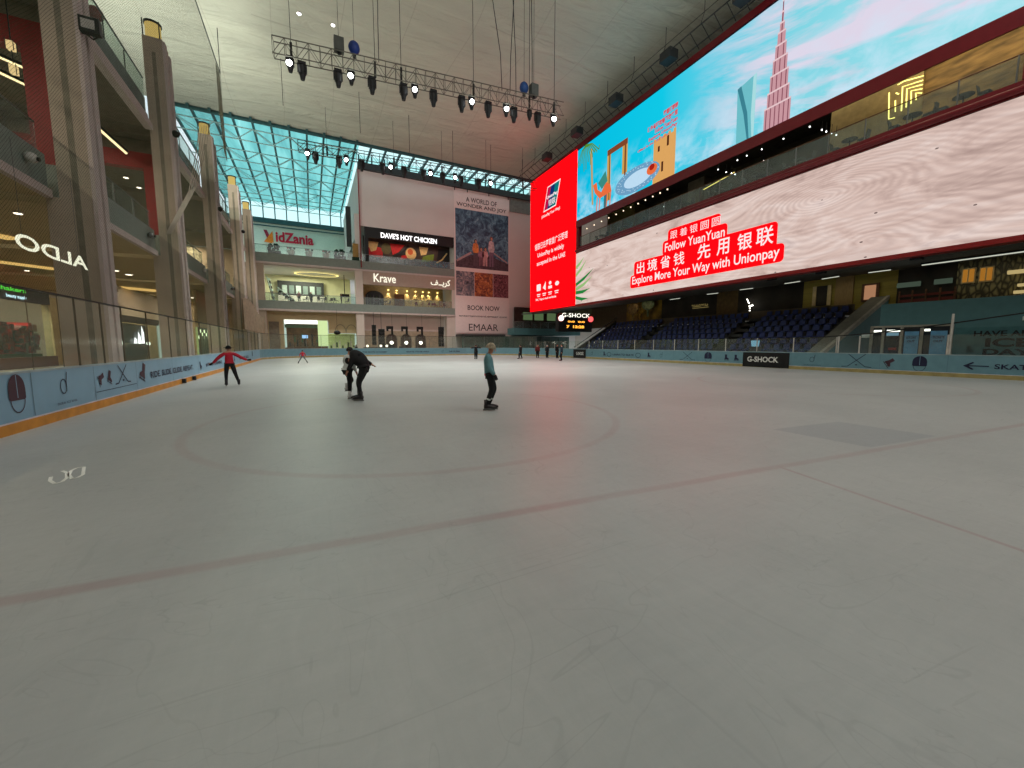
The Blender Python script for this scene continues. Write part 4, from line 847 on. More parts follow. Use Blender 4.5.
m.art(S, [(38.6, 20.5), (37.3, 21.4), (36.9, 20.2), (37.9, 19.6)], ot, .08); m.rect(S, 37.5, 17.4, 37.0, 19.4, emi('led_slate', (70, 110, 116)), .065)
m.disc(S, 30.2, 18.9, .7, .5, oc, .07, 14); m.disc(S, 30.2, 19.1, .35, .3, emi('led_deep_red', (170, 30, 20)), .08, 10)
pg = emi('led_palm', (90, 140, 50)); pt = emi('led_trunk', (190, 160, 110))
m.art(S, [(40.3, 25.0), (39.9, 25.0), (39.5, 18.4), (39.8, 18.4)], pt, .03)
for q in range(11): a = 42.8 - q * .42; z1_ = 22.6 + 1.5 * abs(q - 4) / 5 + .4 * (q % 3); m.stroke(S, [(41.2, 25.9), ((41.2 + a) / 2, 25.5), (a, 24.3), (a - .05, z1_)], .13, pg, .04 + .002 * q)
rt = emi('led_text_red', (226, 60, 60))
m.text('跟着银圆圆', S, 29.0, 23.2, 27.3, 23.7, rt, .04, .03); m.text('境外省钱攻略都在这里', S, 31.0, 22.6, 27.3, 23.1, rt, .04, .03)
m.text('Follow YuanYuan', S, 30.0, 22.1, 27.3, 22.5, rt, .03, .03); m.text('Explore UnionPay', S, 30.8, 21.6, 27.3, 22.0, rt, .03, .03); m.text('Offers in the UAE today', S, 32.3, 21.2, 28.2, 21.5, rt, .03, .03)
m.build('display', t)
# lower wide screen
t = thing('led_screen', 'lower wide LED screen showing rippled sand with a red and white slogan', 'LED screen', (SX, 18, 6.8))
m = MB(); m.box(SX + .01, SX + .6, YR, 42.93, 6.8, 13.35, dkgrey); m.build('housing', t)
m = MB(); m.rect(S, 42.93, 6.87, YR, 13.33, SAND, .0)
for a0, b0, a1, b1 in ((32.8, 7.62, 17.2, 8.95), (32.3, 8.5, 25.7, 10.3), (27.0, 8.5, 17.75, 10.6), (28.5, 10.2, 21.75, 11.55), (27.9, 11.2, 22.4, 12.5)): m.rrect(S, a0, b0, a1, b1, .3, redled, .02)
for s_, a0, a1, b0, b1 in (('出', 31.9, 30.8, 9.0, 10.15), ('境', 30.4, 29.1, 9.0, 10.15), ('省', 28.7, 27.5, 9.0, 10.15), ('钱', 27.1, 25.9, 9.0, 10.15), ('先', 24.5, 23.2, 9.05, 10.35), ('用', 22.6, 21.5, 9.05, 10.35), ('银', 20.8, 19.6, 9.05, 10.35), ('联', 19.3, 18.0, 9.05, 10.4)):
    m.text(s_, S, a0, b0, a1, b1, wled, .0 if s_ == '钱' else .012, .04)
    if s_ == '钱': m.text(s_, S, a0 - .035, b0 + .02, a1 - .035, b1 + .02, wled, 0, .045)
for k, s_ in enumerate('跟着银圆圆'): m.text(s_, S, 27.6 - 1.1 * k, 11.55, 26.8 - 1.1 * k, 12.25, wled, .0, .04)
m.text('Follow YuanYuan', S, 28.2, 10.5, 21.95, 11.3, wled, .012, .04); m.text('Explore More Your Way with Unionpay', S, 32.5, 7.75, 17.5, 8.8, wled, .012, .04)
lg = emi('led_leaf', (40, 130, 60)); lg2 = emi('led_leaf_light', (150, 190, 120))
for q, (a, b, c, d_) in enumerate(((42.9, 8.2, 39.8, 8.6), (42.9, 8.6, 39.4, 10.0), (42.9, 9.2, 39.2, 10.9), (42.9, 10.4, 40.6, 12.2), (42.9, 7.6, 40.2, 7.4), (42.9, 11.4, 41.2, 12.6))):
    m.art(S, [(a, b - .05), ((a + c) / 2, (b + d_) / 2 - .28), (c, d_), ((a + c) / 2, (b + d_) / 2 + .12), (a, b + .35)], [lg, lg2][q % 2], .02)
m.build('display', t)
# crimson cladding between and around the screens
t = thing('screen_surround', 'crimson cladding framing the two wide screens', 'cladding', (SX, 18, 13.35))
m = MB(); m.box(SX - .12, SX - .005, YR, 42.9, 16.52, 17.36, crim); m.build('upper_band', t)
m = MB(); m.box(SX - .02, SX + .65, YR, 42.9, 13.36, 14.04, crim); m.cyl((SX - .1, YR, 13.62), (SX - .1, 42.9, 13.62), .16, crim, 10); m.build('lower_band', t)
m = MB(); m.box(SX - .1, SX + .7, YR, 54.7, 26.31, 26.6, crim); m.box(SX - .1, SX + .7, YR, 42.9, 26.01, 26.31, crim); m.box(SX - .05, SX + .3, YR, 42.9, 25.93, 26.0, mat('navy_edge', (20, 24, 50), .5)); m.build('top_band', t)
m = MB(); m.box(SX - .06, SX + .65, YR, 54.6, 6.6, 6.74, redp); m.box(SX - .06, SX, YR, 42.9, 6.74, 6.86, redp); m.build('bottom_band', t)
m = MB(); m.box(SX, SX + .5, 6.5, 7.0, 14.1, 16.5, crim); m.box(SX, SX + .5, 42.5, 43, 13.3, 17.3, crim); m.build('end_post', t)
# maintenance catwalk above the top band
t = thing('catwalk', 'dark ladder-like catwalk with boxes above the upper screen', 'catwalk', (30, 20, 26.6))
m = MB(); m.cyl((29.5, 2, 27.4), (29.5, 57, 27.4), .05, dkgrey, 5); m.cyl((30.6, 2, 26.9), (30.6, 57, 26.9), .05, dkgrey, 5); m.cyl((29.9, 2, 28.5), (29.9, 57, 28.5), .03, dkgrey, 5); m.build('rail', t)
for k in range(50): y = 3 + 1.1 * k; m = MB(); m.cyl((29.5, y, 27.4), (30.9, y + .2, 26.7), .03, dkgrey, 4); m.build('rung', t)
for k in range(14): y = 4 + 4 * k; m = MB(); m.tube([(29.5, y, 27.4), (29.9, y, 28.5), (29.9, y, 29.98)], .025, dkgrey, 4); m.build('hanger', t)
for y in (20, 27, 34, 41, 48): m = MB(); m.box(29.4, 30.4, y, y + 1.2, 26.9, 27.7, dkgrey); m.build('equipment_box', t)
# restaurant balcony between the screens
CB = 18.9
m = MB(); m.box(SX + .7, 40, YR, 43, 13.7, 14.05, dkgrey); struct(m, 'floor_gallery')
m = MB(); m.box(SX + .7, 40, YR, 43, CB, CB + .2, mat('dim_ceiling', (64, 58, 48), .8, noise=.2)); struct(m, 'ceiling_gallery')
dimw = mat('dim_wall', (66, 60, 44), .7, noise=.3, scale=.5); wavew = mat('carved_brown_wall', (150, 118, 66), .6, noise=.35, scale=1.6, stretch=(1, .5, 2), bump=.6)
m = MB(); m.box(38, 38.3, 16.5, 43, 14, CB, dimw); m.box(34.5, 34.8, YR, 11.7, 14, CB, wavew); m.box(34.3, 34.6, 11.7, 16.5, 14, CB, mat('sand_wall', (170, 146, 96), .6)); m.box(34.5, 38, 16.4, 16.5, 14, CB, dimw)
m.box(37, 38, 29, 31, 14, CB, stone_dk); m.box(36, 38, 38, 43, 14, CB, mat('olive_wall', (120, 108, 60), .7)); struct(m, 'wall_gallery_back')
t = thing('glass_rail', 'glass balcony rail between the two wide screens', 'balustrade', (SX + .3, 20, 14.1))
m = MB(); m.box(SX + .2, SX + .23, 7, 42.5, 14.1, 15.3, GLD); m.build('pane', t)
m = MB(); m.cyl((SX + .21, 7, 15.35), (SX + .21, 42.5, 15.35), .035, wood, 6); m.build('handrail', t)
for k in range(19): y = 7.2 + 1.95 * k; m = MB(); m.box(SX + .18, SX + .25, y, y + .05, 14.1, 15.35, steel); m.build('post', t)
neon = emi('neon_yellow', (255, 240, 130), 2.6)
t = thing('neon_sign', 'yellow neon maze of nested right angles on the gallery wall', 'neon sign', (34.2, 12, 15))
NM = lambda a, b, d=0: (34.28 - d, a, b)
m = MB()
m.tube([NM(13.3, 17.75), NM(13.2, 16.1), NM(12.9, 16.05)], .035, neon, 5)
m.tube([NM(12.95, 17.1), NM(12.9, 16.4)], .035, neon, 5); m.tube([NM(12.95, 17.55), NM(12.8, 17.4)], .035, neon, 5)
for k, i in enumerate((0, .22, .44, .66)):
    m.tube([NM(12.6 - i, 16.3 + .1 * k), NM(12.65 - i, 17.75 - i * 1.1), NM(11.7, 17.6 - i * 1.1)], .035, neon, 5)
m.tube([NM(12.9, 18.0), NM(12.6, 18.05), NM(11.7, 17.85)], .035, neon, 5)
m.build('neon_tube', t)
m = MB(); m.box(34.28, 34.3, 11.7, 13.5, 16, 18.29, MATS['sand_wall']); m.build('back_panel', t)
spots = [(468, 212), (551, 176), (625, 141), (714, 101), (402, 243), (430, 252), (448, 256), (460, 260), (755, 112), (770, 118), (788, 124), (804, 130), (557, 215), (217, 367), (500, 197)]
for x, y in spots:
    p = at_x(x / 3.413 + 600, y / 3.413 + 100, 33.2); m = MB(); m.ball(p, .05, emi('spot_white', (255, 255, 255), 4), 8, 6); m.cyl(p, (p[0], p[1], min(p[2] + .6, CB)), .02, dark, 4)
    tag(m.build('hanging_spotlight', loc=p), 'tiny white spotlight hanging in the gallery between the wide screens', 'spotlight', 'gallery spotlights')
for k in range(12):
    p = at_x(*[(586 + q * 7.4, 229 - q * 3.5) for q in (k,)][0], 31.6); m = MB(); m.ball((p[0], p[1], p[2]), .07, emi('spot_warm', (255, 226, 190), 2.5), 6, 5); tag(m.build('bead_light', loc=p), 'small warm bead light under the upper screen band, far end', 'bead light', 'bead lights under the upper band')
strip_lamp(at_x(703, 191, 34), at_x(734, 174, 34), .04, 'thin yellow slanting light in the gallery', None, emi('neon_thin', (255, 230, 120), 1.6))
# dining chair and table prototypes
def chair(name, label, m1, m2, loc, group=None):
    t = thing(name, label, 'chair', loc, group); x, y, z = loc
    m = MB(); m.box(x - .22, x + .22, y - .22, y + .22, z + .42, z + .48, m1); m.build('seat', t)
    m = MB(); m.hexa([(x - .22, y + .18, z + .5), (x + .22, y + .18, z + .5), (x + .22, y + .22, z + .5), (x - .22, y + .22, z + .5)], [(x - .2, y + .26, z + .9), (x + .2, y + .26, z + .9), (x + .2, y + .3, z + .9), (x - .2, y + .3, z + .9)], m1); m.build('backrest', t)
    for a in (-1, 1):
        for b in (-1, 1): m = MB(); m.cyl((x + a * .2, y + b * .2, z + .43), (x + a * .22, y + b * .23, z), .018, m2, 5); m.build('leg', t)
    return t
def table(label, loc, group, top, h=.75, r=.42):
    t = thing('cafe_table', label, 'table', loc, group); x, y, z = loc
    m = MB(); m.cyl((x, y, z + h - .03), (x, y, z + h), r, top, 14); m.build('tabletop', t)
    m = MB(); m.cyl((x, y, z + .02), (x, y, z + h - .03), .035, dark, 6); m.build('pedestal', t); m = MB(); m.cyl((x, y, z), (x, y, z + .02), .25, dark, 12); m.build('base', t)
    return t
gch = chair('dining_chair', 'dark dining chair behind the glass rail of the gallery between the screens', dkgrey, dark, (31.9, 8.4, 14.05), 'gallery dining chairs')
gt = table('round dark table behind the glass rail of the gallery between the screens', (32.0, 9.2, 14.05), 'gallery dining tables', dkgrey)
k = 0
for y in (9.2, 11.2, 14.2, 17.2, 20.2, 23.4, 27, 31, 35, 39):
    if k: dup(gt, (32.0, y, 14.05))
    for s in (-1, 1):
        if k or s == 1: dup(gch, (31.95, y + .75 * s, 14.05), 0 if s == 1 else PI)
    k += 1

# ------------------------------------------------------------------ stands below the lower screen
concd = mat('dark_concrete', (62, 62, 60), .8, noise=.1)
NR = 8; SXA, SZA, DXR, DZR = 30.7, .35, .82, .49
t = thing('seating_steps', 'dark stepped concrete terrace carrying the blue seats', 'terrace', (34, 28, 0))
m = MB()
for r in range(NR): m.box(SXA + DXR * r - .1, 37.4, 15.4, 42, (SZA + DZR * (r - 1)) if r else -.02, SZA + DZR * r, concd)
m.build('steps', t)
m = MB()
for a, b in ((32.3, 33.6), (22.0, 23.3)):
    for r in range(NR * 2): m.box(SXA + DXR * r / 2 - .1, 37.3, a + .15, b - .15, SZA + DZR * (r / 2 - .5), SZA + DZR * r / 2 + .02, concd)
m.build('aisle_steps', t)
m = MB(); m.box(37.35, 37.5, 15.4, 42, 3.9, 4.75, mat('parapet_brown', (74, 62, 44), .6)); m.build('parapet', t)
seatm = mat('seat_blue', (30, 46, 100), .5, noise=.08); seatd = mat('seat_bracket', (30, 32, 40), .6)
m = MB(); x, y, z = SXA + .25, 16, SZA
m.hexa([(x, y - .22, z + .38), (x, y + .22, z + .38), (x + .4, y + .22, z + .36), (x + .4, y - .22, z + .36)], [(x - .02, y - .23, z + .43), (x - .02, y + .23, z + .43), (x + .4, y + .23, z + .41), (x + .4, y - .23, z + .41)], seatm)
m.hexa([(x + .36, y - .23, z + .4), (x + .36, y + .23, z + .4), (x + .42, y + .23, z + .4), (x + .42, y - .23, z + .4)], [(x + .46, y - .2, z + .84), (x + .46, y + .2, z + .84), (x + .51, y + .2, z + .84), (x + .51, y - .2, z + .84)], seatm)
m.hexa([(x - .02, y - .23, z + .41), (x - .02, y + .23, z + .41), (x + .03, y + .23, z + .41), (x + .03, y - .23, z + .41)], [(x - .02, y - .2, z + .46), (x - .02, y + .2, z + .46), (x + .02, y + .2, z + .46), (x + .02, y - .2, z + .46)], seatm)
m.box(x + .15, x + .25, y - .1, y + .1, z, z + .38, seatd)
seat = m.build('stadium_seat', loc=(x, y, z)); tag(seat, 'blue plastic stadium seat in the stepped stand under the lower screen', 'stadium seat', 'blue stadium seats')
ys = []
for a, b, n in ((15.5, 21.9, 9), (23.4, 32.2, 13), (33.7, 41.9, 12)): ys += [a + (b - a) * (k + .5) / n for k in range(n)]
first = True
for r in range(NR):
    for y in ys:
        s = seat if first else seat.copy()
        if not first: COL.objects.link(s)
        first = False; s.location = (SXA + .25 + DXR * r, y, SZA + DZR * r)
# sloping side walls of the stand
t = thing('stair_wall', 'sloping concrete side wall at the near end of the blue seats', 'stair wall', (34, 15, 0))
pg_ = mat('pale_grey_concrete', (146, 142, 130), .7); 
m = MB(); lo = [(30.3, 14.25, .0), (39.4, 14.25, 4.5), (39.4, 15.2, 4.5), (30.3, 15.2, .0)]; m.hexa([(a, b, c) for a, b, c in lo], [(a, b, c + .85) for a, b, c in lo], mat('slope_grey', (98, 98, 88), .7)); m.build('parapet', t)
m = MB(); lo = [(30.2, 14.05, .75), (39.4, 14.05, 5.1), (39.4, 14.25, 5.1), (30.2, 14.25, .75)]; m.hexa(lo, [(a, b, c + .28) for a, b, c in lo], pg_); m.build('coping', t)
m = MB(); m.add([(30.2, 14.1, 0), (39.4, 14.1, 0), (39.4, 14.1, 5.1), (30.2, 14.1, .75)], [(0, 1, 2, 3)], tealw); m.build('side_face', t)
t = thing('stair_wall', 'sloping concrete side wall with rail at the far end of the blue seats', 'stair wall', (34, 42.5, 0))
m = MB(); lo = [(30.3, 42, .1), (37.4, 42, 4.1), (37.4, 42.3, 4.1), (30.3, 42.3, .1)]; m.hexa(lo, [(a, b, c + .7) for a, b, c in lo], dkgrey); m.build('parapet', t)
m = MB(); m.tube([(30.3, 41.9, 1.3), (37.4, 41.9, 5.3)], .06, steel); m.tube([(30.3, 41.9, .9), (37.4, 41.9, 4.9)], .04, steel); m.build('handrail', t)
# teal ticket wall
m = MB(); m.box(33, 33.3, -5, 12.15, -.02, 4.22, tealw); struct(m, 'wall_tickets')
m = MB(); m.box(33.3, 40.2, -5, 12.15, 4.1, 4.25, conc); m.box(37.45, 40.2, 15, 43, 4.1, 4.3, concd); m.box(29.15, 33, -5, 14.0, -.28, .02, mat('rubber_floor', (50, 52, 54), .8)); struct(m, 'floor_promenade')
WM = lambda a, b, d=0: (33 - d, a, b)
t = thing('ticket_window', 'lit ticket windows with blue notices under the teal wall', 'ticket window', (33, 10.6, 1))
m = MB(); m.rect(WM, 12.5, 1.0, 8.9, 2.75, mat('office_dark', (20, 30, 40), .5), .02)
for a in (12.5, 11.9, 11.0, 10.1, 8.85): m.box(32.9, 32.98, a - .07, a + .07, 1.0, 2.8, mat('window_post', (150, 146, 134), .5))
m.box(32.88, 32.98, 8.8, 12.55, 2.72, 2.84, MATS['window_post']); m.build('frame', t)
m = MB(); 
for a0, a1 in ((12.4, 12.0), (11.75, 11.1), (10.0, 9.75)): m.rect(WM, a0, 2.45, a1, 2.58, glow2, .03)
m.rect(WM, 11.75, 2.2, 11.15, 2.4, emi('office_blue', (120, 160, 175), .6), .03); m.build('lit_interior', t)
pb = mat('notice_blue', (100, 160, 200), .5)
for a0, a1 in ((10.85, 10.2), (9.7, 9.0)):
    m = MB(); m.rect(WM, a0, 1.05, a1, 2.45, pb, .1); m.text('ICE DAY' if a0 > 10 else 'TICKETS', WM, a0 - .1, 2.0, a1 + .1, 2.15, navy, .03, .12); m.text('OUT', WM, a0 - .15, 1.78, a1 + .15, 1.92, navy, .03, .12); skate(m, WM, (a0 + a1) / 2, 1.4, .35, navy, -1); m.build('notice', t)
m = MB(); m.ring(WM, 11.4, 1.35, .2, .22, .06, black, .04); m.rect(WM, 11.6, 1.3, 11.2, 1.45, redp, .05); m.build('emblem', t)
m = MB(); m.box(30.9, 31.1, 14.2, 14.3, .1, .2, tealw); 
t = thing('wall_graphic', 'dark teal wall panel reading have an ice day', 'wall sign', (33, 7, 1))
dte = mat('deep_teal', (56, 100, 104), .5); vdk = mat('print_dark', (8, 12, 18), .7)
m = MB(); m.rect(WM, 8.7, .9, 2, 2.6, dte, .01); m.build('panel', t)
m = MB(); m.text('HAVE AN', WM, 8.0, 2.1, 6.0, 2.4, vdk, .03, .02); m.build('lettering', t); m = MB(); m.text('ICE', WM, 7.55, 1.52, 5.95, 2.0, vdk, .04, .02); m.build('lettering', t); m = MB(); m.text('DAY', WM, 7.6, 1.08, 5.9, 1.42, vdk, .04, .02); m.build('lettering', t); m = MB(); skate(m, WM, 8.1, 1.35, .45, vdk, -1); m.build('skate_print', t)
for k, (y0, y1, z0, z1, lab) in enumerate(((12.6, 13.0, 2.1, 2.35, 'small white notice on the teal wall beside the sloping wall'), (6.35, 5.7, 2.9, 3.1, 'pale notice strip high on the teal wall'))):
    m = MB(); m.box(32.9, 33, min(y0, y1), max(y0, y1), z0, z1, mat('notice_white', (200, 214, 210), .5)); tag(m.build('notice_board', loc=(32.9, y0, z0)), lab, 'notice')
# soffit, strip lamps, restaurant walls behind the stand
m = MB(); m.box(SX + .02, 44, YR, 60, 6.9, 7.2, mat('soffit_grey', (92, 92, 86), .8)) if 0 else m.hexa([(SX + .72, YR, 6.66), (44, YR, 7.6), (44, 59, 7.6), (SX + .72, 59, 6.66)], [(SX + .72, YR, 6.8), (44, YR, 7.9), (44, 59, 7.9), (SX + .72, 59, 6.8)], mat('soffit_grey', (92, 92, 86), .8)); struct(m, 'ceiling_stand')
sw = emi('soffit_tube', (225, 230, 212), .8)
for k, (a, b) in enumerate((((1030, 250.6), (922, 265)), ((868.5, 272.6), (890.7, 269.8)), ((822, 279), (839, 276.3)), ((784.7, 283.6), (800, 281.3)), ((740, 289.8), (753, 288.2)), ((707, 294.3), (718, 293)), ((670, 299.6), (680, 298.2)))):
    strip_lamp(at_z(*a, 6.72), at_z(*b, 6.72), .035 if k else .05, 'long white strip lamp under the lower screen, above the stone wall' if k == 0 else 'short white strip lamp in the soffit above the blue seats', None if k == 0 else 'soffit strip lamps', sw, up=.06)
for k, px in enumerate((917, 821, 772)):
    p = at_z(px, (258, 272, 279)[k], 6.6); m = MB(); m.box(p[0] - .2, p[0] + .2, p[1] - .25, p[1] + .25, p[2] - .12, p[2] + .06, black); tag(m.build('speaker_box', loc=p), 'small black box fixed under the soffit of the lower screen', 'speaker', 'soffit boxes')
WX = 40.0
Q = lambda a, b, d=0: (WX - d, a, b)
def seg(px0, px1, mt, mb, z0=4.2, z1=8.0, d=.0):
    a, b = at_x(px0, 300, WX)[1], at_x(px1, 300, WX)[1]; mb.box(WX - d, WX + .3, a, b, z0, z1, mt)
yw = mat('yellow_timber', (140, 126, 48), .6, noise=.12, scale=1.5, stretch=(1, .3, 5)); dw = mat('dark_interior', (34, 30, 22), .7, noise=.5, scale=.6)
m = MB()
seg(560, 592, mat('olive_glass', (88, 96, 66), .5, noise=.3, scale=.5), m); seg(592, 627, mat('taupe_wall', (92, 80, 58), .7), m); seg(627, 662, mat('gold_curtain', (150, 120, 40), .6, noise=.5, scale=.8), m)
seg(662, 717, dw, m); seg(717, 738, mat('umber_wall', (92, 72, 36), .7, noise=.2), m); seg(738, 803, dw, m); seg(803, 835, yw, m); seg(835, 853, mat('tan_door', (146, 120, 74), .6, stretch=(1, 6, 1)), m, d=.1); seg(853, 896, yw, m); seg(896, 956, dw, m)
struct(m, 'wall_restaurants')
t = thing('stone_cladding', 'rough olive stone wall with two amber windows, right edge', 'stone wall', (39.8, 8, 4.2))
def stone_mat():
    m = bpy.data.materials.new('rough_stone'); t = NT(m); p = t.n('BsdfPrincipled'); v = t.n('TexVoronoi', feature='DISTANCE_TO_EDGE'); t.l(t.xyz((1, 3.2, 1.3)), v.inputs['Vector']); v.inputs['Scale'].default_value = 1.5
    t.l(t.ramp(v.outputs[0], [(.05, lin((60, 56, 34))), (.3, lin((150, 142, 96)))]), p.inputs['Base Color']); b = t.n('Bump'); b.inputs['Distance'].default_value = .08; t.l(v.outputs[0], b.inputs['Height']); t.l(b.outputs[0], p.inputs['Normal'])
    t.l(p.outputs[0], t.out.inputs[0]); return m
m = MB(); y1 = at_x(956, 300, WX)[1]; m.box(39.7, 40.2, -5, y1, 4.2, 8.0, stone_mat()); m.build('wall_face', t)
amb = emi('amber_window', (206, 138, 50), .55); cream = mat('cream_frame', (200, 180, 130), .6)
for px0, px1, y0, y1_ in ((963.5, 973.5, 270, 281.5), (981, 991.5, 268.5, 280)):
    a, b = at_x(px0, y0, 39.6), at_x(px1, y1_, 39.6); MW = lambda u, v, d=0: (39.68 - d, u, v)
    m = MB(); m.box(39.6, 39.68, a[1] + .06, b[1] - .06, b[2] - .08, a[2] + .08, cream); m.build('window_frame', t)
    m = MB(); m.rect(MW, a[1], b[2], b[1], a[2], amb, .1); m.build('window_pane', t)
    m = MB(); m.rect(MW, (a[1] + b[1]) / 2 + .03, b[2], (a[1] + b[1]) / 2 - .03, a[2], cream, .12); m.build('window_bar', t)
for k, (px0, px1, y0, y1_) in enumerate(((1008, 1026, 270, 272), (1018, 1030, 283, 285), (1014, 1030, 290, 292))):
    a, b = at_x(px0, y0, 39.5), at_x(px1, y1_, 39.5); m = MB(); m.box(39.4, 39.7, b[1], a[1], b[2] - .03, a[2] - .05, emi('shelf_glow', (230, 205, 140), .6)); m.build('lit_shelf', t)
t = thing('timber_window', 'white-framed dark window in the yellow timber wall', 'window', at_x(823, 297, WX))
a, b = at_x(814, 287, WX), at_x(831, 305, WX)
m = MB(); m.box(39.9, 39.99, b[1] + .25, a[1] - .25, b[2], a[2], dw); m.build('pane', t); m = MB(); m.box(39.85, 39.95, a[1] - .28, a[1], b[2], a[2], cream); m.box(39.85, 39.95, b[1], b[1] + .28, b[2], a[2], cream); m.build('shutter', t)
t = thing('timber_window', 'square window glowing orange in the yellow timber wall', 'window', at_x(871, 293, WX))
a, b = at_x(866, 286, WX), at_x(876, 299, WX)
m = MB(); m.box(39.85, 39.92, b[1] - .2, a[1] + .2, b[2] - .15, a[2] + .15, wood); m.build('frame', t); m = MB(); m.box(39.8, 39.85, b[1], a[1], b[2], a[2], emi('rose_window', (206, 150, 112), .6)); m.build('pane', t)
t = thing('restaurant_booth', 'row of red-brown benches and rails inside the dark restaurant', 'bench row', at_x(925, 305, 39.3))
ya, yb = at_x(899, 300, 39.3)[1], at_x(954, 300, 39.3)[1]
m = MB(); m.box(39.3, 39.6, yb, ya, 4.75, 4.95, mat('bench_red', (110, 44, 36), .6)); m.box(39.3, 39.6, yb, ya, 5.15, 5.3, MATS['bench_red']); m.build('bench', t)
m = MB()
for k in range(5): y = yb + (ya - yb) * k / 4; m.box(39.25, 39.35, y - .04, y + .04, 4.3, 5.6, wood)
m.build('rail_post', t); 
for q0, q1 in ((.3, 1.2), (1.9, 3.2)): m = MB(); m.box(39.7, 39.8, yb + q0, yb + q1, 5.9, 6.25, emi('pale_screen', (120, 140, 120), .25)); m.build('lit_screen', t)
t = thing('neon_sign', 'small white bent neon line in the dark restaurant above the aisle', 'neon sign', at_x(748, 305, 39.5))
m = MB(); m.tube([at_x(747, 299, 39.5), at_x(749, 303.5, 39.5)], .05, lampw, 5); m.tube([at_x(749, 306, 39.5), at_x(753, 305.3, 39.5)], .06, lampw, 5)
for y in (308, 310.5, 313): m.tube([at_x(749.3, y, 39.5), at_x(750.2, y, 39.5)], .05, lampw, 5)
m.build('neon_tube', t)
m = MB(); a, b = at_x(693, 304, WX), at_x(709, 307, WX); ds = emi('dim_sign', (170, 150, 90), .5)
for q in range(9): u = a[1] + (b[1] - a[1]) * q / 9; m.ring(Q, u, (a[2] + b[2]) / 2, .13, .14, .05, ds, .06, 10, q, q + 4.5)
m.rect(Q, a[1], b[2] - .02, b[1], b[2] + .03, ds, .06); tag(m.build('shop_sign', loc=a), 'dim gold scrollwork sign in the dark restaurant above the seats', 'shop sign')
for k, (px, c) in enumerate(((640, (190, 150, 60)), (648, (120, 130, 90)), (633, (140, 110, 60)))):
    p = at_x(px, (308, 304, 309)[k], 39.4 - .45 * k); m = MB(); m.ball(p, (.15, 1.1, .8), mat('mural_%d' % k, c, .7, noise=.4), 10, 8); m.cyl((p[0], p[1], p[2] - 1.6), p, .15, MATS['mural_%d' % k], 6); tag(m.build('mural_tree', loc=p), ['gold painted tree shape in the middle of the mural', 'grey green tree shape at the right of the mural', 'brown tree shape at the left of the mural'][k], 'mural tree')

# hanging scoreboard
t = thing('scoreboard', 'black hanging scoreboard with orange digits and white lettering', 'scoreboard', (29.2, 46, 3))
BXm = lambda a, b, d=0: (a, 46 - d, b)
p0, p1 = at_y(558.5, 331.5, 46), at_y(592, 319, 46); xa, xb, za, zb = p0[0], p1[0], p0[2], p1[2] + .15
m = MB(); m.box(xa, xb, 46, 46.8, za, zb, black); m.build('case', t)
m = MB(); m.text('G-SHOCK', BXm, xa + .5, zb - .02, xb - .4, zb + .55, mat('white_print', ()) if 0 else signw, .01, .05); m.build('lettering', t)
og = emi('digit_orange', (255, 170, 60), 2)
m = MB(); m.text('0:0  0:0', BXm, xa + 1.5, zb - .75, xb - 1.3, zb - .5, og, .04, .03); m.text('7  13:28', BXm, xa + 1.3, za + .5, xb - 1.4, za + .9, og, .05, .03); m.build('digits', t)
m = MB(); m.cyl((xa + .35, 46, zb - .2), (xa + .35, 45.8, zb - .2), .38, emi('lamp_pinkwhite', (255, 220, 210), 2.5), 14); m.cyl((xb - .3, 46, zb - .2), (xb - .3, 45.8, zb - .2), .38, emi('lamp_pinkred', (255, 90, 90), 1.8), 14); m.build('end_lamp', t)
m = MB(); m.ring(BXm, xa + .35, zb - .1, .6, .6, .1, redp, .02); m.ring(BXm, xb - .3, zb - .1, .6, .6, .1, redp, .02); m.build('lamp_ring', t)
m = MB(); m.cyl((xa + .6, 46.4, zb), (xa + .6, 46.4, 6.6), .03, dark, 5); m.cyl((xb - .6, 46.4, zb), (xb - .6, 46.4, 6.6), .03, dark, 5); m.build('hanger', t)

# ------------------------------------------------------------------ lighting trusses
truss_m = mat('truss_grey', (104, 102, 92), .5, .2)
def box_truss(label, P, Q_, h, w, n, cables, loc, r=.035, tm=truss_m):
    t = thing('lighting_truss', label, 'lighting truss', loc); P = Vector(P); Q_ = Vector(Q_); d = (Q_ - P).normalized(); s = Vector((-d.y, d.x, 0)) * w / 2; u = Vector((0, 0, h / 2))
    m = MB()
    for a in (-1, 1):
        for b in (-1, 1): m.cyl(P + s * a + u * b, Q_ + s * a + u * b, r, tm, 5)
    m.build('chord', t); m = MB()
    for k in range(n):
        A = P.lerp(Q_, k / n); B = P.lerp(Q_, (k + 1) / n)
        for a in (-1, 1): m.cyl(A + s * a - u, A + s * a + u, r * .6, tm, 4); m.cyl(A + s * a + u * (1 if k % 2 else -1), B + s * a - u * (1 if k % 2 else -1), r * .5, tm, 4)
        for b in (-1, 1): m.cyl(A - s + u * b, A + s + u * b, r * .5, tm, 4)
    m.build('lacing', t)
    for f in cables:
        p = P.lerp(Q_, f); m = MB(); m.cyl(p - u, p + u, r * 2.2, black, 5); m.cyl(p + u, (p.x, p.y, CZ), .022, dkgrey, 4); m.build('cable', t)
    return t, P, Q_
TZ = 20.0
tP, tQ = at_z(273, 47, TZ), at_z(562, 111, TZ)
box_truss('nearer lighting truss hung high over the middle of the ice', tP, tQ, 1.0, .55, 30, (.05, .30, .385, .64, .86, .965), tP)
T2Z = 25.0
uP, uQ = at_z(298, 146, T2Z), at_z(536, 186, T2Z)
box_truss('farther lighting truss hung before the white plaster box', uP, uQ, 1.1, .8, 34, (.1, .35, .55, .75, .93), uP, .05, dkgrey)
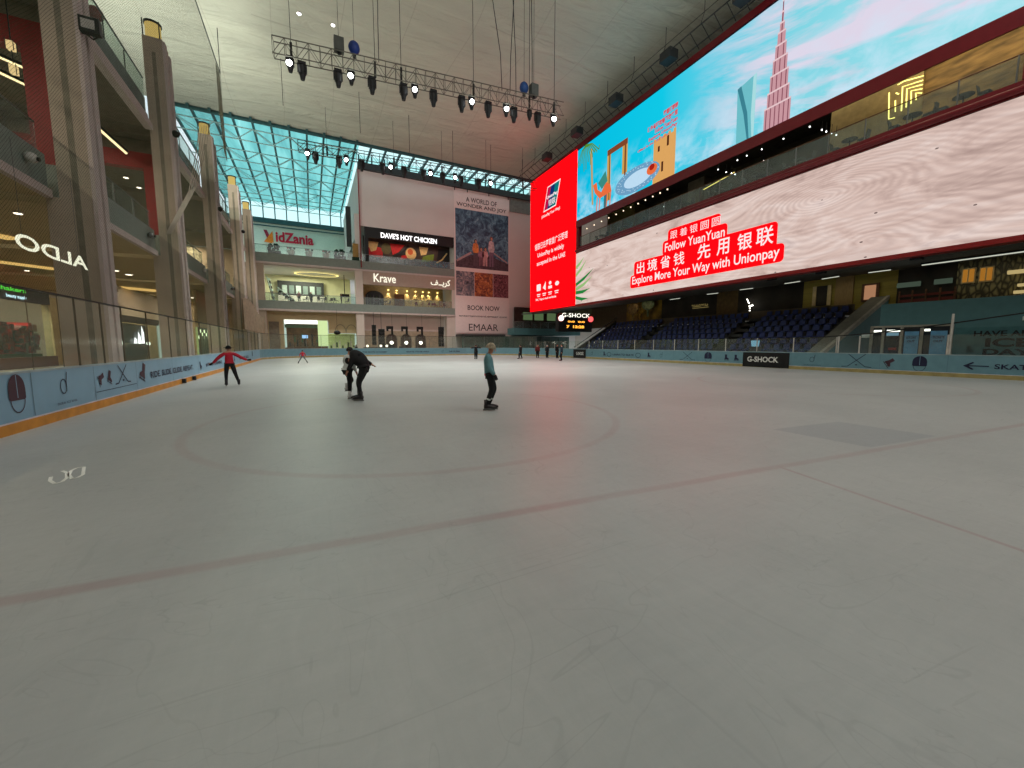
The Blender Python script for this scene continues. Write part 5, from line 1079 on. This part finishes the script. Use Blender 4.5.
def on_line(px, P, Q_):
    d = ray(px, 100); # plan-view intersection of the sight line with the truss
    ax, ay = P[0], P[1]; bx, by = Q_[0] - P[0], Q_[1] - P[1]; den = d[0] * by - d[1] * bx; s = (ax * by - ay * bx) / den
    return d[0] * s, d[1] * s
def head(name, label, p, em=None, s=1.0, group=None):
    t = thing(name, label, 'stage light', p, group); x, y, z = p
    m = MB(); m.box(x - .2 * s, x + .2 * s, y - .14 * s, y + .14 * s, z + .38 * s, z + .5 * s, black); m.box(x - .24 * s, x - .18 * s, y - .06 * s, y + .06 * s, z - .05 * s, z + .4 * s, black); m.box(x + .18 * s, x + .24 * s, y - .06 * s, y + .06 * s, z - .05 * s, z + .4 * s, black); m.build('yoke', t)
    m = MB(); m.cyl((x, y, z + .3 * s), (x, y, z - .12 * s), .2 * s, black, 10); m.cyl((x, y, z - .12 * s), (x, y, z - .42 * s), .17 * s, black, 10, .11 * s); m.build('lamp_body', t)
    if em:
        m = MB(); m.cyl((x, y - .02, z + .1 * s), (x - .06 * s, y - .26 * s, z - .02 * s), .16 * s, em, 12); m.build('lens', t)
    return t
lit = emi('lamp_white', (250, 255, 255), 14)
hd = ['first', 'second', 'third', 'fourth', 'fifth', 'sixth', 'seventh', 'eighth', 'ninth', 'tenth']
SPOT = []
darkh = head('moving_head_light', 'black moving-head light hanging unlit from the nearer truss', (0, 0, 0), None, 1.15, 'unlit lights on the nearer truss')
def put(proto, px, P, Q_, z, first):
    x, y = on_line(px, P, Q_)
    if first: proto.location = (x, y, z); return proto
    return dup(proto, (x, y, z))
for k, px in enumerate((303.7, 339, 372.5, 403.7, 433.4, 461.5, 488, 513.7, 529.5, 537.6)):
    o = put(darkh, px, tP, tQ, TZ - 1.1, k == 0)
    if px == 529.5: o.scale = (.7, .7, .7); o.location.z += .25
lith = head('moving_head_light', 'lit white lamp on the nearer lighting truss', (0, 0, 0), lit, 1.0, 'lit lamps on the nearer truss')
for k, px in enumerate((292, 352, 415, 471.5, 506, 553.4)):
    o = put(lith, px, tP, tQ, TZ - .85, k == 0); SPOT.append((o.location.x, o.location.y, TZ - 1.5))
dark2 = head('moving_head_light', 'black moving-head light hanging unlit from the farther truss', (0, 0, 0), None, 1.5, 'unlit lights on the farther truss')
for k, px in enumerate((312.8, 336.6, 359.3, 380.6, 402, 422, 441.3, 460, 478)): put(dark2, px, uP, uQ, T2Z - 1.1, k == 0)
lit2 = head('moving_head_light', 'lit white lamp on the farther lighting truss', (0, 0, 0), lit, 1.3, 'lit lamps on the farther truss')
for k, px in enumerate((305, 344, 388.8, 429, 454, 490)):
    o = put(lit2, px, uP, uQ, T2Z - .8, k == 0); SPOT.append((o.location.x, o.location.y, T2Z - 1.8))
for px, c, lab in ((356, (24, 50, 120), 'blue chain hoist over the left half of the nearer truss'), (524, (30, 70, 130), 'blue chain hoist near the right end of the nearer truss'), (341, (70, 72, 66), 'grey chain hoist beside the left blue one'), (533.6, (80, 82, 78), 'grey chain hoist beside the right blue one')):
    x, y = on_line(px, tP, tQ); z = TZ + .95; t = thing('chain_hoist', lab, 'hoist', (x, y, z)); hm = mat('hoist_%d' % c[2], c, .5)
    m = MB(); m.ball((x, y, z + .1), (.36, .3, .42), hm, 12, 8) if c[2] > 100 else m.box(x - .3, x + .3, y - .25, y + .25, z - .35, z + .45, hm); m.build('motor', t)
    m = MB(); m.cyl((x, y, z - .5), (x, y, z - .2), .12, dark, 6); m.build('hook', t); m = MB(); m.cyl((x, y, z + .4), (x, y, CZ), .015, dkgrey, 4); m.build('chain', t)
# loose rigging ropes
for k, (px, off) in enumerate(((380, .2), (502, -1.2), (510, .6), (516, -.3), (532, 0))):
    x, y = on_line(px, tP, tQ); m = MB(); m.tube([(x, y, TZ + .5), (x + off * .1, y, TZ + 3), (x + off * .5, y + .1, TZ + 6), (x + off, y + .2, CZ)], .03, dkgrey, 4)
    tag(m.build('rigging_rope', loc=(x, y, TZ + .5)), ['rope above the middle of the nearer truss', 'slanting slack rope near the right end of the nearer truss', 'curved slack rope near the right end of the nearer truss', 'straight rope between the slack ropes of the nearer truss', 'rope above the right grey chain hoist'][k], 'rope')
for k, (x, y) in enumerate(((-1.5, 48), (6, 50), (12, 52), (18, 53), (24, 54))):
    m = MB(); m.cyl((x, y, 25.6), (x, y, CZ), .03, dkgrey, 4); tag(m.build('hanging_rope', loc=(x, y, 25.6)), 'thin straight rope hanging from the ceiling above the farther truss', 'rope', 'ropes above the farther truss')
for q in ((333, 25.5), (299, 14)): downlight(at_z(*q, CZ - .08), .16, 'pinpoint white light in the high ceiling', 'high ceiling lights', emi('pin_white', (255, 255, 255), 6))

# ------------------------------------------------------------------ people
def skin_geo(V, E, Rd, roots, sub=1):
    me = bpy.data.meshes.new('s'); me.from_pydata(V, E, []); o = bpy.data.objects.new('s', me); COL.objects.link(o)
    md = o.modifiers.new('Skin', 'SKIN'); md.use_smooth_shade = True; md.branch_smoothing = .6
    for i, r in enumerate(Rd): sv = me.skin_vertices[0].data[i]; sv.radius = (r, r) if not isinstance(r, tuple) else r; sv.use_root = i in roots
    if sub: s = o.modifiers.new('Sub', 'SUBSURF'); s.levels = sub; s.render_levels = sub
    bpy.context.view_layer.update(); dg = bpy.context.evaluated_depsgraph_get(); e = o.evaluated_get(dg); m = e.to_mesh()
    vs = [tuple(v.co) for v in m.vertices]; fs = [tuple(p.vertices) for p in m.polygons]; e.to_mesh_clear()
    bpy.data.objects.remove(o); bpy.data.meshes.remove(me); return vs, fs
BASE = dict(pel=(0, 0, .98), bel=(0, .01, 1.12), che=(0, 0, 1.3), nb=(0, -.01, 1.46), nk=(0, 0, 1.51), hd=(0, .02, 1.59), ht=(0, .01, 1.69),
            sl=(-.17, 0, 1.4), el=(-.24, -.03, 1.14), wl=(-.26, .04, .9), hl=(-.26, .06, .81), sr=(.17, 0, 1.4), er=(.24, -.03, 1.14), wr=(.26, .04, .9), hr=(.26, .06, .81),
            pl=(-.09, 0, .94), kl=(-.11, .03, .55), al=(-.11, 0, .17), tl=(-.11, .14, .1), pr=(.09, 0, .94), kr=(.11, .03, .55), ar=(.11, 0, .17), tr=(.11, .14, .1))
RAD = dict(pel=.12, bel=.115, che=.135, nb=.085, nk=.056, hd=.088, ht=.06, sl=.06, el=.045, wl=.03, hl=.034, sr=.06, er=.045, wr=.03, hr=.034, pl=.09, kl=.06, al=.035, tl=.018, pr=.09, kr=.06, ar=.035, tr=.018)
LINK = [('pel', 'bel'), ('bel', 'che'), ('che', 'nb'), ('nb', 'nk'), ('nk', 'hd'), ('hd', 'ht'), ('nb', 'sl'), ('sl', 'el'), ('el', 'wl'), ('wl', 'hl'), ('nb', 'sr'), ('sr', 'er'), ('er', 'wr'), ('wr', 'hr'),
        ('pel', 'pl'), ('pl', 'kl'), ('kl', 'al'), ('al', 'tl'), ('pel', 'pr'), ('pr', 'kr'), ('kr', 'ar'), ('ar', 'tr')]
def graph(J, keys, links, rs, add):
    idx = {k: i for i, k in enumerate(keys)}; return [J[k] for k in keys], [(idx[a], idx[b]) for a, b in links if a in idx and b in idx], [RAD[k] * rs + add for k in keys]
skinm = mat('skin', (186, 132, 108), .6, noise=.04)
def person(label, loc, rz, h, pose, top, bottom, hair, shoe, glove=None, face=True, hat=0, group=None, bulk=1.0, extra=None, lo=False):
    J = dict(BASE); J.update(pose); s = h / 1.78; J = {k: tuple(c * s for c in v) for k, v in J.items()}
    t = thing('person', label, 'person', (0, 0, 0), group); sub = 0 if lo else 1
    m = MB(); V, E, Rd = graph(J, list(RAD), LINK, s, 0); n0 = len(V); roots = [0]; Rd = [r * (1 if k in ('hd', 'ht', 'nk', 'hl', 'hr', 'wl', 'wr') else .7) for r, k in zip(Rd, RAD)]
    if not lo:
        for a, w in (('hl', 'wl'), ('hr', 'wr')):
            H = Vector(J[a]); d = (H - Vector(J[w])).normalized(); sd = d.cross(Vector((0, 1, .2))).normalized(); pn = d.cross(sd).normalized()
            for q, (off, ln) in enumerate(((-.028, .062), (-.01, .075), (.01, .07), (.027, .055))):
                b = H + sd * off * s; roots.append(len(V)); V += [tuple(b), tuple(b + d * ln * s * .6 + pn * .006 * s), tuple(b + d * ln * s + pn * .022 * s)]; E += [(len(V) - 3, len(V) - 2), (len(V) - 2, len(V) - 1)]; Rd += [.011 * s, .0095 * s, .008 * s]
            b = H - d * .02 * s - sd * .025 * s; roots.append(len(V)); V += [tuple(b), tuple(b - sd * .025 * s + d * .02 * s), tuple(b - sd * .03 * s + d * .045 * s + pn * .01 * s)]; E += [(len(V) - 3, len(V) - 2), (len(V) - 2, len(V) - 1)]; Rd += [.012 * s, .01 * s, .009 * s]
    vs, fs = skin_geo(V, E, Rd, roots, sub); m.add(vs, fs, skinm, True)
    H = Vector(J['hd']); up = (Vector(J['ht']) - Vector(J['nk'])).normalized(); fw = Vector(J.get('look', (0, 1, 0))).normalized() if 'look' in J else Vector((0, 1, 0)); fw = (fw - up * fw.dot(up)).normalized(); rt = fw.cross(up)
    if face and not lo:
        P = lambda a, b, c: tuple(H + rt * a * s + fw * b * s + up * c * s)
        m.cyl(P(0, .085, .015), P(0, .115, -.02), .008 * s, skinm, 6, .016 * s)
        for a in (-1, 1): m.ball(P(a * .092, -.005, 0), (.014 * s, .022 * s, .03 * s), skinm, 6, 5)
        m.ball(P(0, .088, -.045), (.022 * s, .008 * s, .006 * s), mat('lips', (150, 76, 72), .6), 8, 4)
    m.build('body', t)
    if face and not lo:
        m = MB()
        for a in (-1, 1): m.ball(P(a * .033, .084, .02), .009 * s, mat('eye', (40, 30, 26), .3), 6, 4)
        m.build('eye', t)
    m = MB(); keys = ['bel', 'che', 'nb', 'nk', 'sl', 'el', 'wl', 'sr', 'er', 'wr', 'pel']; JJ = dict(J); JJ['nk'] = tuple(Vector(J['nk']) * .6 + Vector(J['nb']) * .4)
    JR = dict(pel=.165, bel=.16, che=.175, nb=.115, nk=.082, sl=.09, el=.066, wl=.05, sr=.09, er=.066, wr=.05)
    V, E, _r = graph(JJ, keys, LINK, 1, 0); Rd = [JR[k] * s * bulk if k in ('pel', 'bel', 'che', 'nb') else JR[k] * s for k in keys]
    Rd = [(r, r * .78) if k in ('pel', 'bel', 'che') and bulk < 1.3 else r for r, k in zip(Rd, keys)]
    vs, fs = skin_geo(V, E, Rd, [0], sub * 2); m.add(vs, fs, top, True); m.build('jacket', t)
    m = MB(); V, E, Rd = graph(J, ['pel', 'pl', 'kl', 'al', 'pr', 'kr', 'ar'], LINK, s * 1.1, .012 * s); Rd[0] = .115 * s; vs, fs = skin_geo(V, E, Rd, [0], sub * 2); m.add(vs, fs, bottom, True); m.build('trousers', t)
    for a, b in (('al', 'tl'), ('ar', 'tr')):
        A, B = Vector(J[a]), Vector(J[b]); d = (B - A); d2 = Vector((d.x, d.y, 0)).normalized() if abs(d.x) + abs(d.y) > .01 else Vector((0, 1, 0))
        m = MB(); m.tube([A + Vector((0, 0, .12 * s)), A + Vector((0, 0, .02 * s)), A - Vector((0, 0, .06 * s))], [.056 * s, .052 * s, .05 * s], shoe, 8)
        m.tube([A - Vector((0, 0, .05 * s)) - d2 * .06 * s, A - Vector((0, 0, .05 * s)) + d2 * .08 * s, A - Vector((0, 0, .07 * s)) + d2 * .18 * s, A - Vector((0, 0, .08 * s)) + d2 * .24 * s], [.05 * s, .052 * s, .044 * s, .028 * s], shoe, 8); sk_ = m.build('skate_boot', t)
        if not lo:
            m = MB(); c = A - Vector((0, 0, .15 * s)); n_ = d2.cross(Vector((0, 0, 1))) * .004
            m.hexa([c - d2 * .09 * s - n_, c + d2 * .24 * s - n_, c + d2 * .2 * s + Vector((0, 0, .05 * s)) - n_, c - d2 * .06 * s + Vector((0, 0, .05 * s)) - n_], [c - d2 * .09 * s + n_, c + d2 * .24 * s + n_, c + d2 * .2 * s + Vector((0, 0, .05 * s)) + n_, c - d2 * .06 * s + Vector((0, 0, .05 * s)) + n_], steel); m.build('blade', sk_)
    m = MB(); base = len(m.v)
    if hair is not None:
        tmp = MB(); tmp.ball((0, 0, 0), 1, hair, 14, 10, -.35 if hat < 2 else -.1, 1)
        pts = []
        for v in tmp.v:
            k = 1 + (.06 * math.sin(v[0] * 17) * math.cos(v[2] * 13) if hat == 2 else 0)
            hs = 1.22 if hat == 2 else 1; pts.append(H + (rt * v[0] * .103 * hs + (fw * (v[1] * .11 * hs - .03)) + up * (v[2] * .112 * hs + .03)) * s * k)
        m.add(pts, tmp.f, hair, True)
        if hat == 1: m.cyl(H + up * .04 * s, H + up * .05 * s, .165 * s, hair, 14)
        m.build('hair' if hat != 1 else 'hat', t)
    if glove:
        for a, w in (('hl', 'wl'), ('hr', 'wr')):
            m = MB(); A = Vector(J[a]); B = Vector(J[w]); d = (A - B).normalized(); m.tube([B, A, A + d * .05 * s], [.036 * s, .042 * s, .04 * s], glove, 8); m.build('glove', t)
    if extra: extra(t, J, s)
    t.location = loc; t.rotation_euler = (0, 0, rz); return t
blk = mat('cloth_black', (14, 14, 17), .8); rdj = mat('cloth_red', (168, 14, 40), .7); teal = mat('cloth_teal', (92, 134, 140), .8, scale=8); wht = mat('cloth_white', (196, 200, 196), .8)
blond = mat('hair_grey_blond', (150, 138, 116), .9, noise=.3, scale=30, bump=.8); dkh = mat('hair_dark', (26, 20, 18), .8); wsk = mat('skate_white', (200, 200, 196), .5); bsk = mat('skate_black', (34, 30, 32), .5); pink = mat('cloth_pink', (214, 104, 120), .7)
def g(px, py): p = at_z(px, py); return (p[0], p[1], 0)
# red jacket skater from behind, arms out
person('person in red jacket and black trousers skating with arms held out', g(231, 386.5), R(14), 1.66,
       dict(sl=(-.17, 0, 1.39), el=(-.38, .02, 1.2), wl=(-.55, .06, 1.0), hl=(-.62, .08, .96), sr=(.17, 0, 1.4), er=(.42, .03, 1.22), wr=(.64, .05, 1.1), hr=(.73, .06, 1.11), kl=(-.13, .04, .55), al=(-.15, 0, .17), tl=(-.16, .14, .1), kr=(.18, .02, .55), ar=(.28, -.04, .17), tr=(.3, .1, .1)),
       rdj, blk, mat('hat_black', (12, 12, 14), .9), bsk, blk, face=True, hat=1, bulk=1.02)
# teal hoodie skater in profile
def cuffs(t, J, s):
    for a, k in (('al', 'kl'), ('ar', 'kr')):
        A = Vector(J[a]); K = Vector(J[k]); d = (K - A).normalized(); m = MB(); m.cyl(A + d * .13 * s, A + d * .17 * s, .062 * s, wht, 8); m.build('ankle_cuff', t)
    m = MB(); P = Vector(J['pel']); m.cyl(P - Vector((0, 0, .07)) * s, P - Vector((0, 0, .0)) * s, .145 * s, pink, 12); m.build('shirt_hem', t)
person('person in teal hooded top and black leggings gliding alone, grey-blond hair', g(490, 410.5), R(-112), 1.72,
       dict(che=(0, -.04, 1.3), nb=(0, -.03, 1.46), nk=(0, .01, 1.5), hd=(0, .05, 1.58), ht=(0, .05, 1.67), sl=(-.16, -.04, 1.4), el=(-.2, -.06, 1.14), wl=(-.19, .06, .96), hl=(-.18, .09, .88), sr=(.16, -.03, 1.4), er=(.21, -.03, 1.13), wr=(.2, .12, .94), hr=(.2, .15, .86),
            kl=(-.06, .12, .56), al=(-.06, -.02, .17), tl=(-.06, .14, .1), kr=(.08, .05, .55), ar=(.08, -.1, .17), tr=(.08, .06, .1), look=(0, 1, -.3)), teal, blk, blond, bsk, blk, hat=2, bulk=1.1, extra=cuffs)
def hump(t, J, s):
    m = MB(); c = Vector(J['che']) * .55 + Vector(J['nb']) * .45; tmp = MB(); tmp.ball((0, 0, 0), 1, blk, 16, 12)
    ca, sa = math.cos(.75), math.sin(.75)
    m.add([c + Vector((v[0] * .235, v[1] * .2 * ca + v[2] * .33 * sa, -v[1] * .2 * sa + v[2] * .33 * ca)) * s + Vector((0, -.06, -.05)) for v in tmp.v], tmp.f, blk, True); m.build('jacket_back', t)
# bent adult in black and helper in white
person('person in black bending low behind the skater in white sleeves', g(362, 401), R(62), 1.78,
       dict(pel=(0, -.1, 1.0), bel=(0, -.06, 1.16), che=(0, .04, 1.26), nb=(0, .17, 1.3), nk=(0, .24, 1.27), hd=(0, .3, 1.19), ht=(0, .35, 1.11), sl=(-.17, .12, 1.27), el=(-.2, .22, 1.04), wl=(-.14, .32, .9), hl=(-.13, .36, .82),
            sr=(.17, .12, 1.27), er=(.27, -.08, 1.15), wr=(.24, -.24, 1.06), hr=(.22, -.3, 1.02), pl=(-.09, -.1, .94), kl=(-.1, .05, .55), al=(-.1, -.02, .17), tl=(-.1, .12, .1), pr=(.09, -.1, .94), kr=(.1, .1, .55), ar=(.1, .12, .17), tr=(.1, .26, .1), look=(0, .3, -1)),
       blk, blk, dkh, bsk, None, bulk=1.2, extra=hump)
person('person with white sleeves and white skates steadied by the bending skater', g(348.5, 399.5), R(-60), 1.62,
       dict(che=(0, .05, 1.3), nb=(0, .08, 1.44), nk=(0, .11, 1.52), hd=(0, .14, 1.59), ht=(0, .15, 1.68), sl=(-.17, .05, 1.39), el=(-.26, .08, 1.18), wl=(-.14, .24, 1.28), hl=(-.1, .28, 1.34), sr=(.17, .05, 1.39), er=(.2, .1, 1.12), wr=(.15, .22, .92), hr=(.14, .26, .84),
            kl=(-.08, .22, .62), al=(-.1, .02, .42), tl=(-.12, .12, .33), kr=(.08, .02, .55), ar=(.08, 0, .17), tr=(.08, .14, .1), look=(0, 1, -.5)), wht, blk, dkh, wsk)
person('small child in red top with legs wide apart far across the ice', g(303, 363.5), R(5), 1.18,
       dict(el=(-.3, 0, 1.2), wl=(-.36, .05, 1.0), hl=(-.38, .06, .94), er=(.3, 0, 1.2), wr=(.36, .05, 1.0), hr=(.38, .06, .94), kl=(-.3, .0, .55), al=(-.5, 0, .17), tl=(-.54, .12, .1), kr=(.3, .0, .55), ar=(.5, 0, .17), tr=(.54, .12, .1)), rdj, mat('cloth_grey', (90, 96, 98), .8), dkh, bsk, hat=0)
far = [((476, 359.5), 1.68, blk, blk, 'person in black with arms spread, far out on the ice', dict(el=(-.4, 0, 1.36), wl=(-.62, 0, 1.34), hl=(-.7, 0, 1.34), er=(.4, 0, 1.36), wr=(.62, 0, 1.34), hr=(.7, 0, 1.34)), 0),
       ((520.5, 359.2), 1.66, blk, blk, 'person in black striding alone before the green glass', dict(kl=(-.18, .1, .55), al=(-.3, .05, .17), tl=(-.32, .2, .1), kr=(.14, 0, .55), ar=(.24, -.1, .17), tr=(.26, 0, .1)), 40),
       ((537.5, 358.4), 1.7, mat('cloth_dark_red', (104, 34, 34), .8), blk, 'person in dark red top before the green glass', {}, 170),
       ((547, 358.2), 1.66, mat('cloth_dark_grey', (40, 44, 50), .8), blk, 'person in dark grey with pale cap near the boards', {}, 190),
       ((557, 358.6), 1.72, blk, blk, 'person in black by the boards under the scoreboard', {}, 200),
       ((561.5, 361.2), 1.72, mat('cloth_navy', (30, 46, 60), .8), blk, 'person in navy gliding in front of the group under the scoreboard', dict(kl=(-.1, .12, .55), al=(-.1, 0, .17)), 60)]
for (q, h, a, b, lab, ps, rz) in far: person(lab, g(*q), R(rz), h, ps, a, b, dkh if q[0] != 547 else wht, bsk, None, lo=True)
# far balcony diners and bystanders (small)
loc_ = [((-1.4, 67.6, 7.9), 'person in pink beside the escalator behind the middle balcony rail', (150, 90, 96)), ((.2, 67.4, 7.9), 'person in black behind the middle balcony rail', (26, 26, 28)), ((4.4, 67.5, 7.9), 'person in dark olive at the right of the middle balcony rail', (54, 50, 34)), ((5.6, 60.0, 0), 'person in black standing at the glass beside the speakers', (20, 20, 22)), ((11.8, 59.8, 0), 'person in dark blue standing at the glass right of the ice machine', (26, 30, 44))]
for k, (p, lab, c) in enumerate(loc_): person(lab, p, R(180 + 40 * k), 1.68, {}, mat('cl_%d' % k, c, .8), blk, dkh, bsk, lo=True)
cch = chair('cafe_chair', 'dark cafe chair behind the rail of the far middle balcony', dark, dark, (-3, 66.9, 7.9)); cch['group'] = 'cafe chairs on the far middle balcony'
for x in (-2.3, -.6, 1.3, 2.0, 2.9, 3.6, 5.2, 9.5, 10.4, 11.5): dup(cch, (x, 66.9 + .3 * math.sin(x * 5), 7.9), x * 2)
ct = table('small dark cafe table behind the rail of the far middle balcony', (-2.6, 67.3, 7.9), 'cafe tables on the far middle balcony', dkgrey)
for x in (-.2, 1.7, 3.3, 9.9, 11.0): dup(ct, (x, 67.3, 7.9))
rch = chair('cafe_chair', 'red cafe chair on the far middle balcony by the warm wall lamps', mat('chair_red', (110, 24, 28), .6), dark, (16, 67.0, 7.9)); rch['group'] = 'red chairs by the warm wall lamps'
for x in (16.8, 18.0, 18.8, 19.3, 20.2, 20.9): dup(rch, (x, 67.0, 7.9), x)
bch = chair('cafe_chair', 'brown chair behind the rail of the chicken restaurant terrace', wood, dark, (9.5, 66.9, 14.5)); bch['group'] = 'brown chairs on the chicken restaurant terrace'
for x in (10.3, 11.4, 12.2, 13.5, 14.4, 15.6, 16.6, 17.5, 18.4, 19.5, 20.6): dup(bch, (x, 66.9, 14.5), x)
t = thing('wardrobe_arch', 'dark arched doorway with shelves at the left of the warm gallery wall', 'doorway', (9.6, 69, 7.9))
m = MB(); m.box(8.2, 11.0, 69, 69.3, 7.9, 9.7, dkgrey); m.ball((9.6, 69.1, 9.6), (1.4, .2, .9), dkgrey, 14, 6, 0, 1); m.build('arch_panel', t)
m = MB()
for k in range(5): m.box(8.4 + .5 * k, 8.45 + .5 * k, 68.9, 69, 7.9, 9.8, [steel, MATS['foliage']][k % 2])
m.build('shelf_upright', t)
m = MB(); m.box(13.2, 14.9, 71.25, 71.49, 7.91, 10.4, wood); tag(m.build('cupboard', loc=(14, 71.4, 7.9)), 'tall brown cupboard against the warm gallery wall', 'cupboard')
wl_ = emi('wall_lamp_glow', (255, 226, 130), 4)
WL = []
for k, x in enumerate((12.2, 13.6, 15.4, 16.9, 18.2, 19.3, 20.9)):
    m = MB(); m.cyl((x, 71.3, 10.95), (x, 71.3, 11.1), .12, wl_, 8); tag(m.build('wall_lamp', loc=(x, 71.3, 10.95)), 'small warm lamp washing the tan gallery wall, far end', 'wall lamp', 'warm wall lamps of the far gallery'); WL.append((x, 71.0, 10.85))
# resurfacing machine and bins at the gate in the far boards
t = thing('ice_machine', 'dark ice machine with round lamps parked at the far gate', 'ice machine', (9.2, 59.6, 0))
m = MB(); m.box(6.6, 10.9, 58.3, 60.4, .3, 1.25, dkgrey); m.box(8.6, 10.6, 58.4, 60.2, 1.25, 1.7, black); m.build('body', t)
for x in (7.3, 10.0): m = MB(); m.cyl((x, 58.15, .4), (x, 58.5, .4), .38, black, 14); m.build('wheel', t)
for x, z in ((6.9, 1.45), (8.7, 1.45), (9.5, 1.45), (8.7, .8)): m = MB(); m.cyl((x, 58.28, z), (x, 58.1, z), .17, emi('machine_lamp', (255, 240, 215), 2.2), 10); m.build('lamp', t)
# hanging sphere over far glass
m = MB(); m.ball((3.2, 60, 3.3), (.45, .45, .32), black, 10, 6); m.cyl((3.2, 60, 3.5), (3.2, 60, 6.5), .02, dark, 4); tag(m.build('hanging_speaker_globe', loc=(3.2, 60, 3.3)), 'small black globe hanging before the mint shop wall', 'globe speaker')
# small blue lit stand in front of the seats
t = thing('drink_dispenser', 'small pale blue lit dispenser standing behind the glass by the seats', 'dispenser', (29.9, 18.2, .9))
m = MB(); m.box(29.7, 30.1, 17.9, 18.6, 1.0, 1.5, concd); m.build('base', t); m = MB(); m.cyl((29.9, 18.25, 1.5), (29.9, 18.25, 1.95), .24, emi('pale_blue_lit', (130, 185, 210), .7), 12, .3); m.build('tank', t)
# second skater accessories: bin-like pads along the kickplate
for k, y in enumerate((21.0, 22.6)):
    m = MB(); m.box(-4.96, -4.84, y, y + .14, .02, .2, dark); tag(m.build('foam_pad', loc=(-4.9, y, .02)), ['small dark block against the orange kickplate, nearer one', 'small dark block against the orange kickplate, farther one'][k], 'pad')

# ------------------------------------------------------------------ light
w = bpy.data.worlds.new('sky'); SC.world = w; w.use_nodes = True
bg = w.node_tree.nodes['Background']; bg.inputs[0].default_value = (.80, .95, 1, 1); bg.inputs[1].default_value = 1.4
def area(p, size, e, col=(1, .97, .92), rot=(0, 0, 0), sy=None):
    l = bpy.data.lights.new('fill_light', 'AREA'); l.energy = e; l.color = col; l.size = size
    if sy: l.shape = 'RECTANGLE'; l.size_y = sy
    o = bpy.data.objects.new('fill_light', l); COL.objects.link(o); o.location = p; o.rotation_euler = rot; return o
def spot(p, e, ang=100, col=(.95, 1, 1), r=.2, rot=(0, 0, 0)):
    l = bpy.data.lights.new('spot', 'SPOT'); l.energy = e; l.spot_size = R(ang); l.spot_blend = .9; l.color = col; l.shadow_soft_size = r
    o = bpy.data.objects.new('spot', l); COL.objects.link(o); o.location = p; o.rotation_euler = rot
for x in (-2, 12, 24): area((x, 6, 29.3), 5, 260, (.93, 1, .97)); area((x, -6, 27), 5, 1250, (1, .99, .96), (R(62), 0, 0))  # ceiling lamps out of view; rear row tilted forward as added fill
for p in SPOT: spot(p, 3500, 104, (.97, 1, .955))
for y, e in ((36, 1300), (46, 2600)): area((-15.5, y, 17.0), 5, e, (.96, 1, .9), (R(180), R(38), 0), sy=9)  # unseen uplights added behind the terrace edge to brighten the ceiling
area((-2, 92.5, 16), 14, 1300, (.95, 1, .95), (R(60), 0, 0), sy=2)  # unseen uplight added to brighten the mint sign wall
for p in WL: spot((p[0], 71.3, 10.85), 260, 80, (1, .82, .42), .06)
for k, (y0, y1) in enumerate(BAY):
    yc = (y0 + y1) / 2
    area((-13, yc, 6.75), .25, 120 if k else 20, (1, .85, .6), sy=7); area((-19, yc, 6.75), .3, 260 if k else 120, (1, .85, .6), sy=7); area((-13, yc, 13.9), .2, 650, (1, .88, .68), sy=7)  # thin strip lamps; the deeper row is added to brighten the ground floor
area((-1, 71, 12.7), 4, 900, (.98, 1, .75), sy=3); area((14, 69, 12.6), 6, 90, (1, .85, .6), sy=2); area((-.5, 69.5, 5.2), 4, 160, (.95, 1, .75), sy=2)
area((15, 67.2, 18.0), 10, 90, (1, .85, .7), sy=.6)
area((33, 22, 18.7), 1, 110, (1, .88, .62), sy=20); area((32.3, 9, 18.7), 1, 170, (1, .84, .55), sy=7)
area((-18.7, 38, 4.6), .5, 330, (1, .95, .85), sy=8); area((-15.9, 51, 3.6), .5, 60, (1, 1, 1), sy=8)  # first lamp added inside the shop to brighten the red goods
area((38.2, 12, 7.0), 1, 40, (1, .92, .7), sy=16); area((38.2, 30, 7.0), 1, 22, (1, .85, .6), sy=20)
PV = Vector((SX, 43, 0)); ROT = Matrix.Translation(PV - Vector((0, .2, 0))) @ Matrix.Rotation(R(-.9), 4, 'Z') @ Matrix.Translation(-PV)
for o in list(COL.objects):
    if o.parent or o.type == 'LIGHT': continue
    n = o.name.split('.')[0]
    if n in ('led_screen', 'screen_surround', 'catwalk', 'neon_sign', 'bead_light', 'hanging_spotlight', 'floor_gallery', 'ceiling_gallery', 'wall_gallery_back') or (n in ('dining_chair',) and o.location.x > 30) or (n == 'cafe_table' and o.location.x > 30) or (n == 'glass_rail') or (n == 'linear_lamp' and o.location.x > 30 and o.location.z > 10):
        if n == 'neon_sign' and o.location.z < 10: continue
        bpy.context.view_layer.update(); o.matrix_world = ROT @ o.matrix_world
SC.view_settings.view_transform = 'Standard'; SC.view_settings.look = 'None'; SC.view_settings.exposure = 0; SC.view_settings.gamma = 1
SC.view_settings.use_curve_mapping = False
SC.cycles.max_bounces = 8; SC.cycles.transparent_max_bounces = 24; SC.cycles.diffuse_bounces = 4; SC.cycles.glossy_bounces = 3; SC.cycles.sample_clamp_indirect = 4
SC.cycles.caustics_reflective = False; SC.cycles.caustics_refractive = False
